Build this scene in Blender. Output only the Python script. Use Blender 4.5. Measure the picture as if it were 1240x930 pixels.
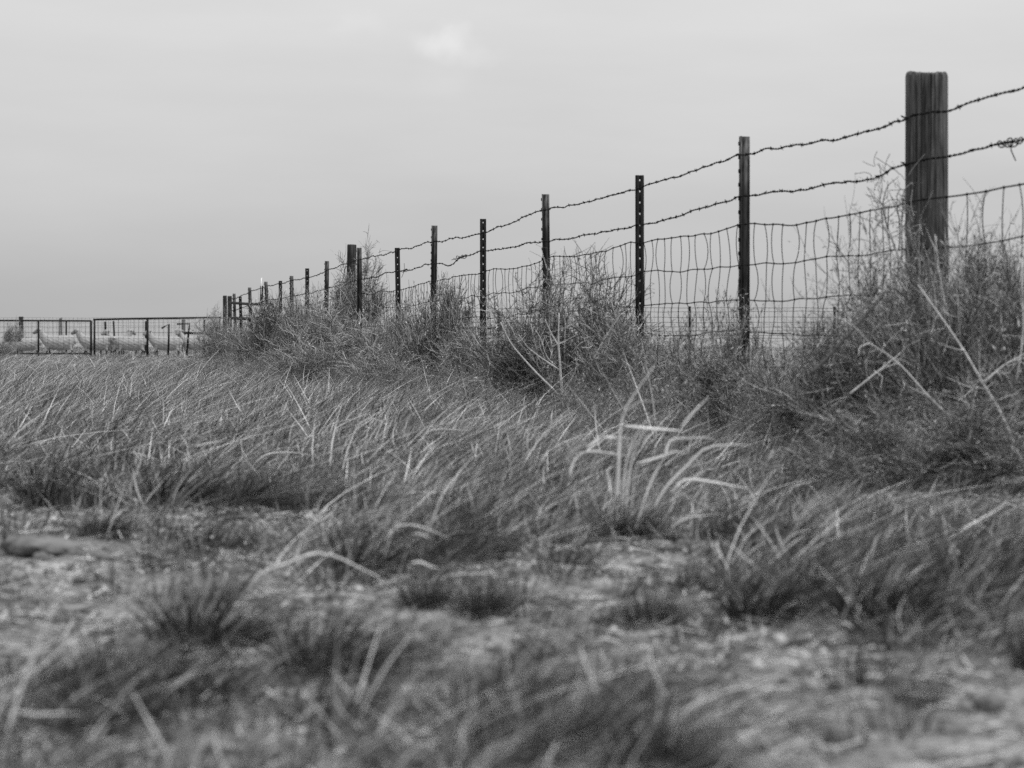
import bpy, math, random
import numpy as np
from mathutils import Vector

for _o in list(bpy.data.objects):
    bpy.data.objects.remove(_o)
SC = bpy.context.scene
COL = SC.collection
R = math.radians
rng = np.random.default_rng(11)

# ------------------------------------------------------------------ camera
H = 0.48            # eye height above the ground at the camera (m)
F = 3000.0          # focal length in photograph pixels (1240 wide)
CX, HY = 620.0, 405.0
cam_d = bpy.data.cameras.new('camera')
cam = bpy.data.objects.new('camera', cam_d)
COL.objects.link(cam)
cam.location = (0, 0, H)
cam.rotation_euler = (R(90), 0, 0)
cam_d.sensor_width = 36.0
cam_d.lens = 36.0 * F / 1240.0
cam_d.shift_y = (HY - 465.0) / 1240.0
cam_d.clip_start = 0.05
cam_d.clip_end = 9000
cam_d.dof.use_dof = True
cam_d.dof.focus_distance = 23.0
cam_d.dof.aperture_fstop = 6.6
SC.camera = cam

# ------------------------------------------------------------------ world (flat overcast, black-and-white)
SUN_EL, SUN_AZ = R(60), R(120)      # azimuth clockwise from +Y: behind the camera, to the right
w = bpy.data.worlds.new('World')
SC.world = w
w.use_nodes = True
nt = w.node_tree
for n in list(nt.nodes):
    nt.nodes.remove(n)
def N(t, **k):
    n = nt.nodes.new(t)
    for a, b in k.items():
        setattr(n, a, b)
    return n
L = nt.links.new
out = N('ShaderNodeOutputWorld')
bg = N('ShaderNodeBackground')
bg.inputs['Strength'].default_value = 1.0
L(bg.outputs[0], out.inputs[0])
sky = N('ShaderNodeTexSky', sky_type='NISHITA', sun_disc=False)
sky.sun_elevation = SUN_EL
sky.sun_rotation = SUN_AZ
sky.dust_density = 4.0
bw = N('ShaderNodeRGBToBW')
L(sky.outputs[0], bw.inputs[0])
sk = N('ShaderNodeMath', operation='MULTIPLY'); sk.inputs[1].default_value = 0.10
L(bw.outputs[0], sk.inputs[0])
tc = N('ShaderNodeTexCoord')
sep = N('ShaderNodeSeparateXYZ')
L(tc.outputs['Generated'], sep.inputs[0])
ramp = N('ShaderNodeValToRGB')
cr = ramp.color_ramp
cr.elements[0].position = 0.0; cr.elements[0].color = (.51,) * 3 + (1,)
cr.elements[1].position = 1.0; cr.elements[1].color = (.95,) * 3 + (1,)
for p, v in ((.03, .59), (.065, .675), (.10, .73), (.135, .755), (.35, .83)):
    e = cr.elements.new(p); e.color = (v, v, v, 1)
L(sep.outputs['Z'], ramp.inputs[0])
mp = N('ShaderNodeMapping'); mp.inputs['Scale'].default_value = (5, 5, 26)
L(tc.outputs['Generated'], mp.inputs[0])
nz = N('ShaderNodeTexNoise'); nz.inputs['Scale'].default_value = 1.0; nz.inputs['Detail'].default_value = 5
L(mp.outputs[0], nz.inputs['Vector'])
mr = N('ShaderNodeMapRange'); mr.inputs[1].default_value = .3; mr.inputs[2].default_value = .7
mr.inputs[3].default_value = .94; mr.inputs[4].default_value = 1.05
L(nz.outputs[0], mr.inputs[0])
cl = N('ShaderNodeMath', operation='MULTIPLY')
L(ramp.outputs[0], cl.inputs[0]); L(mr.outputs[0], cl.inputs[1])
# small brighter breaks in the overcast
def brk(dx, dz, rx, rz, amt, prev):
    d = Vector((dx, 1, dz)).normalized()
    sub = N('ShaderNodeVectorMath', operation='SUBTRACT'); sub.inputs[1].default_value = d
    L(tc.outputs['Generated'], sub.inputs[0])
    n2 = N('ShaderNodeTexNoise'); n2.inputs['Scale'].default_value = 55; n2.inputs['Detail'].default_value = 4
    L(tc.outputs['Generated'], n2.inputs['Vector'])
    ad = N('ShaderNodeVectorMath', operation='MULTIPLY_ADD')
    L(n2.outputs['Color'], ad.inputs[0]); ad.inputs[1].default_value = (.018,) * 3
    L(sub.outputs[0], ad.inputs[2])
    a2 = N('ShaderNodeVectorMath', operation='SUBTRACT'); a2.inputs[1].default_value = (.009,) * 3
    L(ad.outputs[0], a2.inputs[0])
    sc = N('ShaderNodeVectorMath', operation='DIVIDE'); sc.inputs[1].default_value = (rx, rx, rz)
    L(a2.outputs[0], sc.inputs[0])
    ln = N('ShaderNodeVectorMath', operation='LENGTH'); L(sc.outputs[0], ln.inputs[0])
    m = N('ShaderNodeMapRange', interpolation_type='SMOOTHSTEP')
    m.inputs[1].default_value = 0; m.inputs[2].default_value = 1; m.inputs[3].default_value = amt; m.inputs[4].default_value = 0
    L(ln.outputs['Value'], m.inputs[0])
    a = N('ShaderNodeMath', operation='ADD'); L(prev.outputs[0], a.inputs[0]); L(m.outputs[0], a.inputs[1])
    return a
c = brk(-.0285, .1175, .014, .009, .13, cl)
c = brk(-.015, .113, .018, .007, .06, c)
c = brk(-.025, .104, .016, .012, .03, c)
c = brk(-.064, .125, .016, .007, .03, c)
c = brk(.16, .115, .07, .02, .012, c)
mixv = N('ShaderNodeMix', data_type='FLOAT'); mixv.inputs[0].default_value = .12
L(c.outputs[0], mixv.inputs[2]); L(sk.outputs[0], mixv.inputs[3])
L(mixv.outputs[0], bg.inputs['Color'])

sd = bpy.data.lights.new('sun', 'SUN')
sd.energy = 2.2
sd.angle = R(9)
sd.color = (1, 1, 1)
sun = bpy.data.objects.new('sun', sd)
COL.objects.link(sun)
sun.location = (5, -8, 12)
_sd = Vector((math.sin(SUN_AZ) * math.cos(SUN_EL), math.cos(SUN_AZ) * math.cos(SUN_EL), math.sin(SUN_EL)))
sun.rotation_euler = (-_sd).to_track_quat('-Z', 'Y').to_euler()
SC.view_settings.view_transform = 'Standard'
SC.view_settings.look = 'None'
SC.view_settings.exposure = 0.0
SC.view_settings.gamma = 1.0
SC.render.filter_size = 1.1
SC.cycles.use_denoising = False
SC.cycles.sample_clamp_indirect = 1.5
SC.cycles.sample_clamp_direct = 4.0
SC.cycles.caustics_reflective = False
SC.cycles.caustics_refractive = False

# ------------------------------------------------------------------ ground shape
_GY = [-60, 8, 16, 22, 30, 38, 43, 60, 80, 100, 150, 300, 3200]
_GZ = [0, 0, 0, -.05, -.10, -.16, -.20, -.24, -.267, -.337, -.52, -1.27, -15.5]
def fence_x(y):
    return 3.398 - .1933 * y
def ground(x, y):
    """height of the ground sheet (arrays)"""
    x = np.asarray(x, float); y = np.asarray(y, float)
    z = np.interp(y, _GY, _GZ)
    near = np.clip(1 - y / 60.0, 0, 1)
    z = z + near * (.012 * np.sin(1.7 * x + .6 * y) * np.sin(1.1 * y + .4) + .008 * np.sin(3.9 * x - 2.3 * y + 1) + .005 * np.sin(8.1 * x + 5.2 * y))
    # blown soil heaped along the fence foot
    d = x - fence_x(y)
    z = z + .05 * np.exp(-(d / .55) ** 2) * (y > 0) * (y < 46)
    return z
def g1(x, y):
    return float(ground(x, y))
def at(X, Y, z):
    """point of the place seen at photograph pixel X, Y, at distance z"""
    return np.array([(X - CX) / F * z, z, H + (HY - Y) / F * z])
def zof(Yb):
    """distance at which the near ground shows at photograph row Yb"""
    return F * H / (Yb - HY)

# ------------------------------------------------------------------ materials
def mat(name, v=.3, rough=.8, var=.0, scale=20.0, island=None, transl=0.0, bump=0.0, stretch=None, objvar=0.0, metal=0.0, spec=.3):
    m = bpy.data.materials.new(name)
    m.use_nodes = True
    t = m.node_tree
    p = t.nodes['Principled BSDF']
    p.inputs['Roughness'].default_value = rough
    p.inputs['Metallic'].default_value = metal
    p.inputs['Specular IOR Level'].default_value = spec
    l = t.links.new
    val = None
    if island:
        g = t.nodes.new('ShaderNodeNewGeometry')
        r = t.nodes.new('ShaderNodeValToRGB')
        r.color_ramp.elements[0].color = (island[0][1],) * 3 + (1,)
        r.color_ramp.elements[0].position = island[0][0]
        r.color_ramp.elements[1].color = (island[-1][1],) * 3 + (1,)
        r.color_ramp.elements[1].position = island[-1][0]
        for a, b in island[1:-1]:
            e = r.color_ramp.elements.new(a); e.color = (b, b, b, 1)
        l(g.outputs['Random Per Island'], r.inputs[0])
        val = r.outputs[0]
    if var or bump:
        tcn = t.nodes.new('ShaderNodeTexCoord')
        mpn = t.nodes.new('ShaderNodeMapping')
        if stretch:
            mpn.inputs['Scale'].default_value = stretch
        l(tcn.outputs['Object'], mpn.inputs[0])
        nn = t.nodes.new('ShaderNodeTexNoise')
        nn.inputs['Scale'].default_value = scale
        nn.inputs['Detail'].default_value = 6
        nn.inputs['Roughness'].default_value = .65
        l(mpn.outputs[0], nn.inputs['Vector'])
        if var:
            rg = t.nodes.new('ShaderNodeMapRange')
            rg.inputs[1].default_value = .3; rg.inputs[2].default_value = .7
            rg.inputs[3].default_value = 1 - var; rg.inputs[4].default_value = 1 + var
            l(nn.outputs[0], rg.inputs[0])
            mu = t.nodes.new('ShaderNodeMath'); mu.operation = 'MULTIPLY'
            if val is not None:
                l(val, mu.inputs[0])
            else:
                mu.inputs[0].default_value = v
            l(rg.outputs[0], mu.inputs[1])
            val = mu.outputs[0]
        if bump:
            b = t.nodes.new('ShaderNodeBump'); b.inputs['Strength'].default_value = bump
            b.inputs['Distance'].default_value = .01
            l(nn.outputs[0], b.inputs['Height']); l(b.outputs[0], p.inputs['Normal'])
    if objvar:
        oi = t.nodes.new('ShaderNodeObjectInfo')
        rg = t.nodes.new('ShaderNodeMapRange')
        rg.inputs[3].default_value = 1 - objvar; rg.inputs[4].default_value = 1 + objvar
        l(oi.outputs['Random'], rg.inputs[0])
        mu = t.nodes.new('ShaderNodeMath'); mu.operation = 'MULTIPLY'
        if val is not None:
            l(val, mu.inputs[0])
        else:
            mu.inputs[0].default_value = v
        l(rg.outputs[0], mu.inputs[1])
        val = mu.outputs[0]
    if val is not None:
        l(val, p.inputs['Base Color'])
    else:
        p.inputs['Base Color'].default_value = (v, v, v, 1)
    if transl:
        tr = t.nodes.new('ShaderNodeBsdfTranslucent')
        if val is not None:
            l(val, tr.inputs['Color'])
        else:
            tr.inputs['Color'].default_value = (v, v, v, 1)
        mx = t.nodes.new('ShaderNodeMixShader'); mx.inputs[0].default_value = transl
        l(p.outputs[0], mx.inputs[1]); l(tr.outputs[0], mx.inputs[2])
        l(mx.outputs[0], t.nodes['Material Output'].inputs[0])
    return m

M = {}
M['field'] = mat('field_grass_blade', island=[(0, .012), (.35, .065), (.65, .20), (.87, .50), (1, .85)], transl=.15, objvar=.3, rough=.7)
M['bunch'] = mat('bunch_grass_blade', island=[(0, .007), (.5, .026), (.85, .085), (1, .38)], transl=.1, objvar=.25, rough=.7)
M['straw'] = mat('bleached_straw', island=[(0, .22), (.5, .50), (1, .82)], transl=.15, rough=.65)
M['litter'] = mat('dry_litter', island=[(0, .05), (.5, .20), (.85, .45), (1, .75)], transl=.1, objvar=.15, rough=.85)
M['leafy'] = mat('bleached_leaf', v=.82, var=.15, scale=9, transl=.12, rough=.6)
M['twig'] = mat('shrub_twig', island=[(0, .025), (.42, .13), (.8, .36), (1, .80)], rough=.85)
M['twigdark'] = mat('dark_shrub_twig', island=[(0, .025), (.45, .12), (.8, .34), (1, .78)], rough=.85)
M['twigpale'] = mat('pale_shrub_twig', island=[(0, .03), (.4, .16), (.8, .42), (1, .80)], rough=.85)
M['stem'] = mat('bleached_stem', v=.62, var=.3, scale=30, rough=.8)
M['stemdark'] = mat('dark_stem', v=.10, var=.4, scale=30, rough=.85)
M['steel'] = mat('weathered_dark_steel', v=.010, var=.5, scale=30, rough=.7, bump=.15, spec=.12)
M['steelworn'] = mat('worn_grey_steel', v=.015, var=.9, scale=9, rough=.65, bump=.2, stretch=(6, 6, 1.2), spec=.15)
def worn_top(m):
    # paint worn to bare metal towards the post's top
    t = m.node_tree; l = t.links.new; p = t.nodes['Principled BSDF']
    src_ = p.inputs['Base Color'].links[0].from_socket
    tcn = t.nodes.new('ShaderNodeTexCoord'); sx = t.nodes.new('ShaderNodeSeparateXYZ'); l(tcn.outputs['Generated'], sx.inputs[0])
    nn = t.nodes.new('ShaderNodeTexNoise'); nn.inputs['Scale'].default_value = 40; mpn = t.nodes.new('ShaderNodeMapping'); mpn.inputs['Scale'].default_value = (1, 1, .12)
    l(tcn.outputs['Object'], mpn.inputs[0]); l(mpn.outputs[0], nn.inputs['Vector'])
    ad = t.nodes.new('ShaderNodeMath'); ad.operation = 'MULTIPLY_ADD'; l(nn.outputs[0], ad.inputs[0]); ad.inputs[1].default_value = .22; l(sx.outputs['Z'], ad.inputs[2])
    rg = t.nodes.new('ShaderNodeMapRange'); rg.inputs[1].default_value = .97; rg.inputs[2].default_value = 1.12; rg.inputs[3].default_value = 1; rg.inputs[4].default_value = 8
    l(ad.outputs[0], rg.inputs[0])
    mu = t.nodes.new('ShaderNodeMath'); mu.operation = 'MULTIPLY'; l(src_, mu.inputs[0]); l(rg.outputs[0], mu.inputs[1]); l(mu.outputs[0], p.inputs['Base Color'])
worn_top(M['steelworn'])
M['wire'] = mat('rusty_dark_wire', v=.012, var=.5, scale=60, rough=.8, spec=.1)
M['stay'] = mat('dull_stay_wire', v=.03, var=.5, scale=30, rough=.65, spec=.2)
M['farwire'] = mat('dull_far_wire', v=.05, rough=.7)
M['tube'] = mat('dark_gate_tube', v=.010, var=.3, scale=20, rough=.6, spec=.2)
M['wool'] = mat('sheep_wool', v=.36, var=.25, scale=14, rough=.95, bump=.5)
M['face'] = mat('sheep_face', v=.22, var=.2, scale=20, rough=.9)
M['hoofleg'] = mat('sheep_leg', v=.04, var=.3, scale=20, rough=.9)  # leg colour darkened to stand in for the shade under the belly
M['eye'] = mat('sheep_eye', v=.02, rough=.3)
M['clod'] = mat('dry_soil_clod', v=.17, var=.45, scale=18, rough=.95, bump=.8)
M['pebble'] = mat('soil_crumb', island=[(0, .06), (.6, .24), (1, .55)], rough=.95)

def wood(name, lo, hi, sc=1.0):
    m = bpy.data.materials.new(name); m.use_nodes = True
    t = m.node_tree; p = t.nodes['Principled BSDF']; l = t.links.new
    p.inputs['Roughness'].default_value = .88
    p.inputs['Specular IOR Level'].default_value = .2
    tcn = t.nodes.new('ShaderNodeTexCoord')
    def noise(scl, s, det=5):
        mpn = t.nodes.new('ShaderNodeMapping'); mpn.inputs['Scale'].default_value = scl
        l(tcn.outputs['Object'], mpn.inputs[0])
        n = t.nodes.new('ShaderNodeTexNoise'); n.inputs['Scale'].default_value = s; n.inputs['Detail'].default_value = det
        n.inputs['Roughness'].default_value = .7
        l(mpn.outputs[0], n.inputs['Vector'])
        return n.outputs[0]
    a = noise((1, 1, .035), 95 * sc); b = noise((1, 1, .25), 9 * sc); c2 = noise((1, 1, .02), 260 * sc)
    def lin(sock, lo_, hi_, i0=.35, i1=.65):
        r_ = t.nodes.new('ShaderNodeMapRange'); r_.inputs[1].default_value = i0; r_.inputs[2].default_value = i1
        r_.inputs[3].default_value = lo_; r_.inputs[4].default_value = hi_
        l(sock, r_.inputs[0]); return r_.outputs[0]
    def mul(x, y):
        q = t.nodes.new('ShaderNodeMath'); q.operation = 'MULTIPLY'; l(x, q.inputs[0]); l(y, q.inputs[1]); return q.outputs[0]
    chk = noise((1, 1, .018), 120 * sc, 2)
    col = mul(mul(mul(lin(a, lo, hi), lin(b, .55, 1.4)), lin(c2, .6, 1.35)), lin(chk, 1.0, .22, .60, .67))
    l(col, p.inputs['Base Color'])
    bp = t.nodes.new('ShaderNodeBump'); bp.inputs['Strength'].default_value = .6; bp.inputs['Distance'].default_value = .006
    l(mul(a, c2), bp.inputs['Height']); l(bp.outputs[0], p.inputs['Normal'])
    return m
M['wood'] = wood('weathered_post_wood', .012, .145)
M['wooddark'] = wood('dark_post_wood', .012, .06)
M['woodpale'] = wood('pale_far_wood', .08, .24)

def ground_mat():
    m = bpy.data.materials.new('sandy_soil'); m.use_nodes = True
    t = m.node_tree; p = t.nodes['Principled BSDF']; l = t.links.new
    p.inputs['Roughness'].default_value = .95
    p.inputs['Specular IOR Level'].default_value = .1
    tcn = t.nodes.new('ShaderNodeTexCoord')
    def noise(s, det=6, rgh=.6):
        n = t.nodes.new('ShaderNodeTexNoise'); n.inputs['Scale'].default_value = s; n.inputs['Detail'].default_value = det
        n.inputs['Roughness'].default_value = rgh
        l(tcn.outputs['Object'], n.inputs['Vector']); return n.outputs[0]
    def lin(sock, lo_, hi_, i0=.3, i1=.7):
        r_ = t.nodes.new('ShaderNodeMapRange'); r_.inputs[1].default_value = i0; r_.inputs[2].default_value = i1
        r_.inputs[3].default_value = lo_; r_.inputs[4].default_value = hi_
        l(sock, r_.inputs[0]); return r_.outputs[0]
    def mul(x, y):
        q = t.nodes.new('ShaderNodeMath'); q.operation = 'MULTIPLY'; l(x, q.inputs[0]); l(y, q.inputs[1]); return q.outputs[0]
    big = noise(1.6); mid = noise(11); fine = noise(70, 4, .7)
    col = mul(mul(lin(big, .18, .35), lin(mid, .6, 1.35)), lin(fine, .5, 1.4))
    l(col, p.inputs['Base Color'])
    bp = t.nodes.new('ShaderNodeBump'); bp.inputs['Strength'].default_value = .9; bp.inputs['Distance'].default_value = .02
    l(mul(mid, fine), bp.inputs['Height']); l(bp.outputs[0], p.inputs['Normal'])
    return m
M['soil'] = ground_mat()

# ------------------------------------------------------------------ object helpers
def tag(o, label=None, cat=None, group=None, kind=None):
    if label: o['label'] = label
    if cat: o['category'] = cat
    if group: o['group'] = group
    if kind: o['kind'] = kind
    return o
def empty(name, loc, rz=0, label=None, cat=None, group=None):
    o = bpy.data.objects.new(name, None)
    COL.objects.link(o)
    o.location = Vector(loc); o.rotation_euler = (0, 0, rz)
    o.empty_display_size = .1
    return tag(o, label, cat, group)
def mesh_from(name, v, f, m=None, smooth=False):
    """v: (n,3) array, f: list of (k,q) int arrays or one array"""
    me = bpy.data.meshes.new(name)
    fs = f if isinstance(f, list) else [f]
    fs = [a for a in fs if len(a)]
    v = np.asarray(v, np.float32)
    nl = sum(a.size for a in fs); nf = sum(len(a) for a in fs)
    me.vertices.add(len(v)); me.vertices.foreach_set('co', v.ravel())
    me.loops.add(nl); me.polygons.add(nf)
    me.loops.foreach_set('vertex_index', np.concatenate([a.ravel() for a in fs]).astype(np.int32))
    st = []; off = 0
    for a in fs:
        st.append(off + np.arange(len(a)) * a.shape[1]); off += a.size
    me.polygons.foreach_set('loop_start', np.concatenate(st).astype(np.int32))
    me.update(calc_edges=True)
    me.validate()
    if smooth:
        me.polygons.foreach_set('use_smooth', np.ones(nf, bool))
    if m is not None:
        for q in (m if isinstance(m, (list, tuple)) else [m]):
            me.materials.append(q)
    return me
def link(name, me, parent=None, loc=None):
    o = bpy.data.objects.new(name, me)
    COL.objects.link(o)
    if parent is not None: o.parent = parent
    if loc is not None: o.location = Vector(loc)
    return o
class MB:
    """collects pieces of one mesh"""
    def __init__(s): s.v = []; s.f = {}; s.n = 0
    def add(s, v, f):
        v = np.asarray(v, float).reshape(-1, 3)
        for a in (f if isinstance(f, list) else [f]):
            a = np.atleast_2d(np.asarray(a, int))
            s.f.setdefault(a.shape[1], []).append(a + s.n)
        s.v.append(v); s.n += len(v)
        return s
    def mesh(s, name, m=None, smooth=False):
        return mesh_from(name, np.concatenate(s.v), [np.concatenate(q) for q in s.f.values()], m, smooth)
    def box(s, a, b):
        x0, y0, z0 = a; x1, y1, z1 = b
        v = [(x0, y0, z0), (x1, y0, z0), (x1, y1, z0), (x0, y1, z0), (x0, y0, z1), (x1, y0, z1), (x1, y1, z1), (x0, y1, z1)]
        return s.add(v, [[0, 3, 2, 1], [4, 5, 6, 7], [0, 1, 5, 4], [1, 2, 6, 5], [2, 3, 7, 6], [3, 0, 4, 7]])
    def tube(s, p, r, k=5, caps=True):
        p = np.asarray(p, float); r = np.broadcast_to(np.asarray(r, float), (len(p),))
        v, f = tubes(p[None], r[None], k)
        s.add(v, f)
        if caps and k > 2:
            n0 = s.n - len(v)
            base = np.arange(k)
            s.f.setdefault(k, []).append((base[::-1] + n0)[None]); s.f[k].append((base + n0 + (len(p) - 1) * k)[None])
        return s
def frames(P):
    """P (N,K,3) -> tangent, u, v unit vectors at every point"""
    T = np.gradient(P, axis=1)
    T /= np.linalg.norm(T, axis=2, keepdims=True) + 1e-9
    mean = P[:, -1] - P[:, 0]
    mean /= np.linalg.norm(mean, axis=1, keepdims=True) + 1e-9
    ref = np.where(np.abs(mean[:, 2:3]) > .8, np.array([[1., 0, 0]]), np.array([[0, 0, 1.]]))
    ref = np.broadcast_to(ref[:, None], T.shape)
    U = np.cross(T, ref); U /= np.linalg.norm(U, axis=2, keepdims=True) + 1e-9
    V = np.cross(T, U)
    return T, U, V
def tubes(P, rad, k=3):
    """batch of N tubes of K points and k sides"""
    P = np.asarray(P, float); n, K, _ = P.shape
    T, U, V = frames(P)
    a = np.arange(k) * 2 * np.pi / k
    ring = P[:, :, None] + rad[:, :, None, None] * (np.cos(a)[None, None, :, None] * U[:, :, None] + np.sin(a)[None, None, :, None] * V[:, :, None])
    v = ring.reshape(-1, 3)
    i = np.arange(n)[:, None, None]; j = np.arange(K - 1)[None, :, None]; q = np.arange(k)[None, None, :]
    b = (i * K + j) * k
    f = np.stack([b + q, b + (q + 1) % k, b + k + (q + 1) % k, b + k + q], -1).reshape(-1, 4)
    return v, f
def ribbons(P, W, side):
    """batch of N flat ribbons: P (N,K,3), W (N,K) half widths, side (N,3)"""
    n, K, _ = P.shape
    s = side[:, None] * W[:, :, None]
    v = np.stack([P - s, P + s], 2).reshape(-1, 3)
    i = np.arange(n)[:, None]; j = np.arange(K - 1)[None]
    b = (i * K + j) * 2
    f = np.stack([b, b + 1, b + 3, b + 2], -1).reshape(-1, 4)
    return v, f
def unit(a):
    return a / (np.linalg.norm(a, axis=-1, keepdims=True) + 1e-9)

# ------------------------------------------------------------------ ground sheet
ys = np.concatenate([np.linspace(-40, 1.5, 14), np.geomspace(1.6, 3200, 250)])
us = np.linspace(-1, 1, 230)
Yg, Ug = np.meshgrid(ys, us, indexing='ij')
Wd = 7 + .75 * np.clip(Yg, 0, None)
Xg = Ug * Wd
Zg = ground(Xg, Yg)
nr, nc = Xg.shape
idx = np.arange(nr * nc).reshape(nr, nc)
f = np.stack([idx[:-1, :-1], idx[:-1, 1:], idx[1:, 1:], idx[1:, :-1]], -1).reshape(-1, 4)
g_near = (Yg < 14)
Zg = Zg + np.where(g_near, rng.normal(0, .007, Zg.shape), 0)
o = link('ground', mesh_from('ground', np.stack([Xg, Yg, Zg], -1).reshape(-1, 3), f, M['soil'], True))
tag(o, kind='structure', label='pale sandy pasture ground under the grass')

# ------------------------------------------------------------------ grass blades
WIND = np.array([.93, .12, 0.])
def blade_batch(n, r, h, hs, lean, out_, droop, wid, K=5, seed=0, wob=.15, taper=0.):
    g = np.random.default_rng(seed)
    ang = g.uniform(0, 2 * np.pi, n); rr = r * np.sqrt(g.uniform(0, 1, n))
    base = np.stack([rr * np.cos(ang), rr * np.sin(ang), np.full(n, -.012)], 1)
    outv = np.stack([np.cos(ang), np.sin(ang), np.zeros(n)], 1) * (rr / max(r, 1e-6))[:, None]
    Ln = np.clip(g.normal(h, hs, n), h * .35, h * 1.9)
    Ln = Ln * (1 - taper * (rr / max(r, 1e-6)) ** 2)
    ln = lean * g.uniform(.2, 1.6, n)
    d = np.array([0, 0, 1.])[None] + outv * out_ + WIND[None] * (ln * .45)[:, None] + g.normal(0, wob, (n, 3)) * np.array([1, 1, .2])
    d = unit(d)
    t = np.linspace(0, 1, K)
    bend = WIND[None] * ln[:, None] * .75 - np.array([0, 0, 1.])[None] * (droop * g.uniform(.2, 1.6, n))[:, None] + outv * out_ * .4
    P = base[:, None] + Ln[:, None, None] * (d[:, None] * t[None, :, None] + bend[:, None] * (t ** 2.2)[None, :, None])
    P[:, :, 2] = np.maximum(P[:, :, 2], -.012)
    W = (wid * g.uniform(.6, 1.4, n))[:, None] * (1 - t[None] ** 1.6 * .92)
    yaw = g.uniform(0, 2 * np.pi, n)
    side = np.stack([np.cos(yaw), np.sin(yaw), g.normal(0, .2, n)], 1)
    return P, W, unit(side)
def tuft_mesh(name, m, parts):
    mb = MB()
    for p in parts:
        P, W, S = blade_batch(**p)
        mb.add(*ribbons(P, W, S))
    return mb.mesh(name, m)
SRC = bpy.data.collections.new('grass_sources')      # not linked to the scene: only feeds the scatter
def src(name, me):
    o = bpy.data.objects.new(name, me); SRC.objects.link(o); return o
def source_collection(name, meshes):
    c_ = bpy.data.collections.new(name)
    for i, me in enumerate(meshes):
        ob = bpy.data.objects.new(f'{name}_{i:02d}', me); c_.objects.link(ob)
    return c_
def scatter(name, pos, idx_, rot, scl, coll, label, kind='stuff'):
    n = len(pos)
    me = bpy.data.meshes.new(name)
    me.vertices.add(n); me.vertices.foreach_set('co', np.asarray(pos, np.float32).ravel())
    a = me.attributes.new('pick', 'INT', 'POINT'); a.data.foreach_set('value', np.asarray(idx_, np.int32))
    a = me.attributes.new('turn', 'FLOAT_VECTOR', 'POINT'); a.data.foreach_set('vector', np.asarray(rot, np.float32).ravel())
    a = me.attributes.new('size', 'FLOAT_VECTOR', 'POINT'); a.data.foreach_set('vector', np.asarray(scl, np.float32).ravel())
    o = link(name, me)
    ng = bpy.data.node_groups.new(name + '_scatter', 'GeometryNodeTree')
    ng.interface.new_socket('Geometry', in_out='INPUT', socket_type='NodeSocketGeometry')
    ng.interface.new_socket('Geometry', in_out='OUTPUT', socket_type='NodeSocketGeometry')
    gi = ng.nodes.new('NodeGroupInput'); go = ng.nodes.new('NodeGroupOutput')
    ip = ng.nodes.new('GeometryNodeInstanceOnPoints')
    ci = ng.nodes.new('GeometryNodeCollectionInfo')
    ci.inputs['Collection'].default_value = coll
    ci.inputs['Separate Children'].default_value = True
    ci.inputs['Reset Children'].default_value = True
    def attr(nm, tp):
        q = ng.nodes.new('GeometryNodeInputNamedAttribute'); q.data_type = tp; q.inputs['Name'].default_value = nm
        return q.outputs['Attribute']
    l = ng.links.new
    l(gi.outputs[0], ip.inputs['Points']); l(ci.outputs[0], ip.inputs['Instance'])
    ip.inputs['Pick Instance'].default_value = True
    l(attr('pick', 'INT'), ip.inputs['Instance Index'])
    e2r = ng.nodes.new('FunctionNodeEulerToRotation')
    l(attr('turn', 'FLOAT_VECTOR'), e2r.inputs[0]); l(e2r.outputs[0], ip.inputs['Rotation'])
    l(attr('size', 'FLOAT_VECTOR'), ip.inputs['Scale'])
    l(ip.outputs[0], go.inputs[0])
    md = o.modifiers.new('scatter', 'NODES'); md.node_group = ng
    return tag(o, label=label, kind=kind)

field_src = source_collection('field_tuft', [
    tuft_mesh(f'field_tuft_{i}', M['field'], [dict(n=32, r=.13, h=.21, hs=.07, lean=.75, out_=.3, droop=.16, wid=.0025, seed=20 + i, wob=.28),
                                              dict(n=12, r=.12, h=.13, hs=.04, lean=.3, out_=.5, droop=.3, wid=.0024, seed=40 + i, wob=.4),
                                              dict(n=6, r=.14, h=.20, hs=.06, lean=.2, out_=.9, droop=.75, wid=.0026, seed=50 + i, wob=.6)]) for i in range(6)])
stalk_src = source_collection('seed_stalk', [
    tuft_mesh(f'seed_stalk_{i}', M['straw'], [dict(n=7, r=.10, h=.30, hs=.06, lean=.95, out_=.2, droop=.28, wid=.0028, K=7, seed=60 + i, wob=.3)]) for i in range(4)])
short_src = source_collection('short_tuft', [
    tuft_mesh(f'short_tuft_{i}', M['bunch'], [dict(n=34, r=.045, h=.075, hs=.02, lean=.5, out_=.6, droop=.12, wid=.0014, seed=80 + i)]) for i in range(4)])
def litter_mesh(name, seed, n=26, r=.13):
    g = np.random.default_rng(seed)
    a = g.uniform(0, 2 * np.pi, n); rr = r * np.sqrt(g.uniform(0, 1, n))
    c0 = np.stack([rr * np.cos(a), rr * np.sin(a), g.uniform(.001, .012, n)], 1)
    yaw = g.normal(.1, .7, n); ln = g.uniform(.015, .09, n)
    d = np.stack([np.cos(yaw), np.sin(yaw), g.normal(0, .10, n)], 1) * ln[:, None]
    t = np.linspace(-.5, .5, 4)
    P = c0[:, None] + d[:, None] * t[None, :, None]
    P[:, :, 2] += (g.normal(0, .05, n) * ln)[:, None] * (t ** 2)[None] * 4
    W = np.broadcast_to(g.uniform(.0008, .0020, n)[:, None], (n, 4))
    S = unit(np.stack([-np.sin(yaw), np.cos(yaw), g.normal(0, .5, n)], 1))
    return MB().add(*ribbons(P, W, S)).mesh(name, M['litter'])
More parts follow.
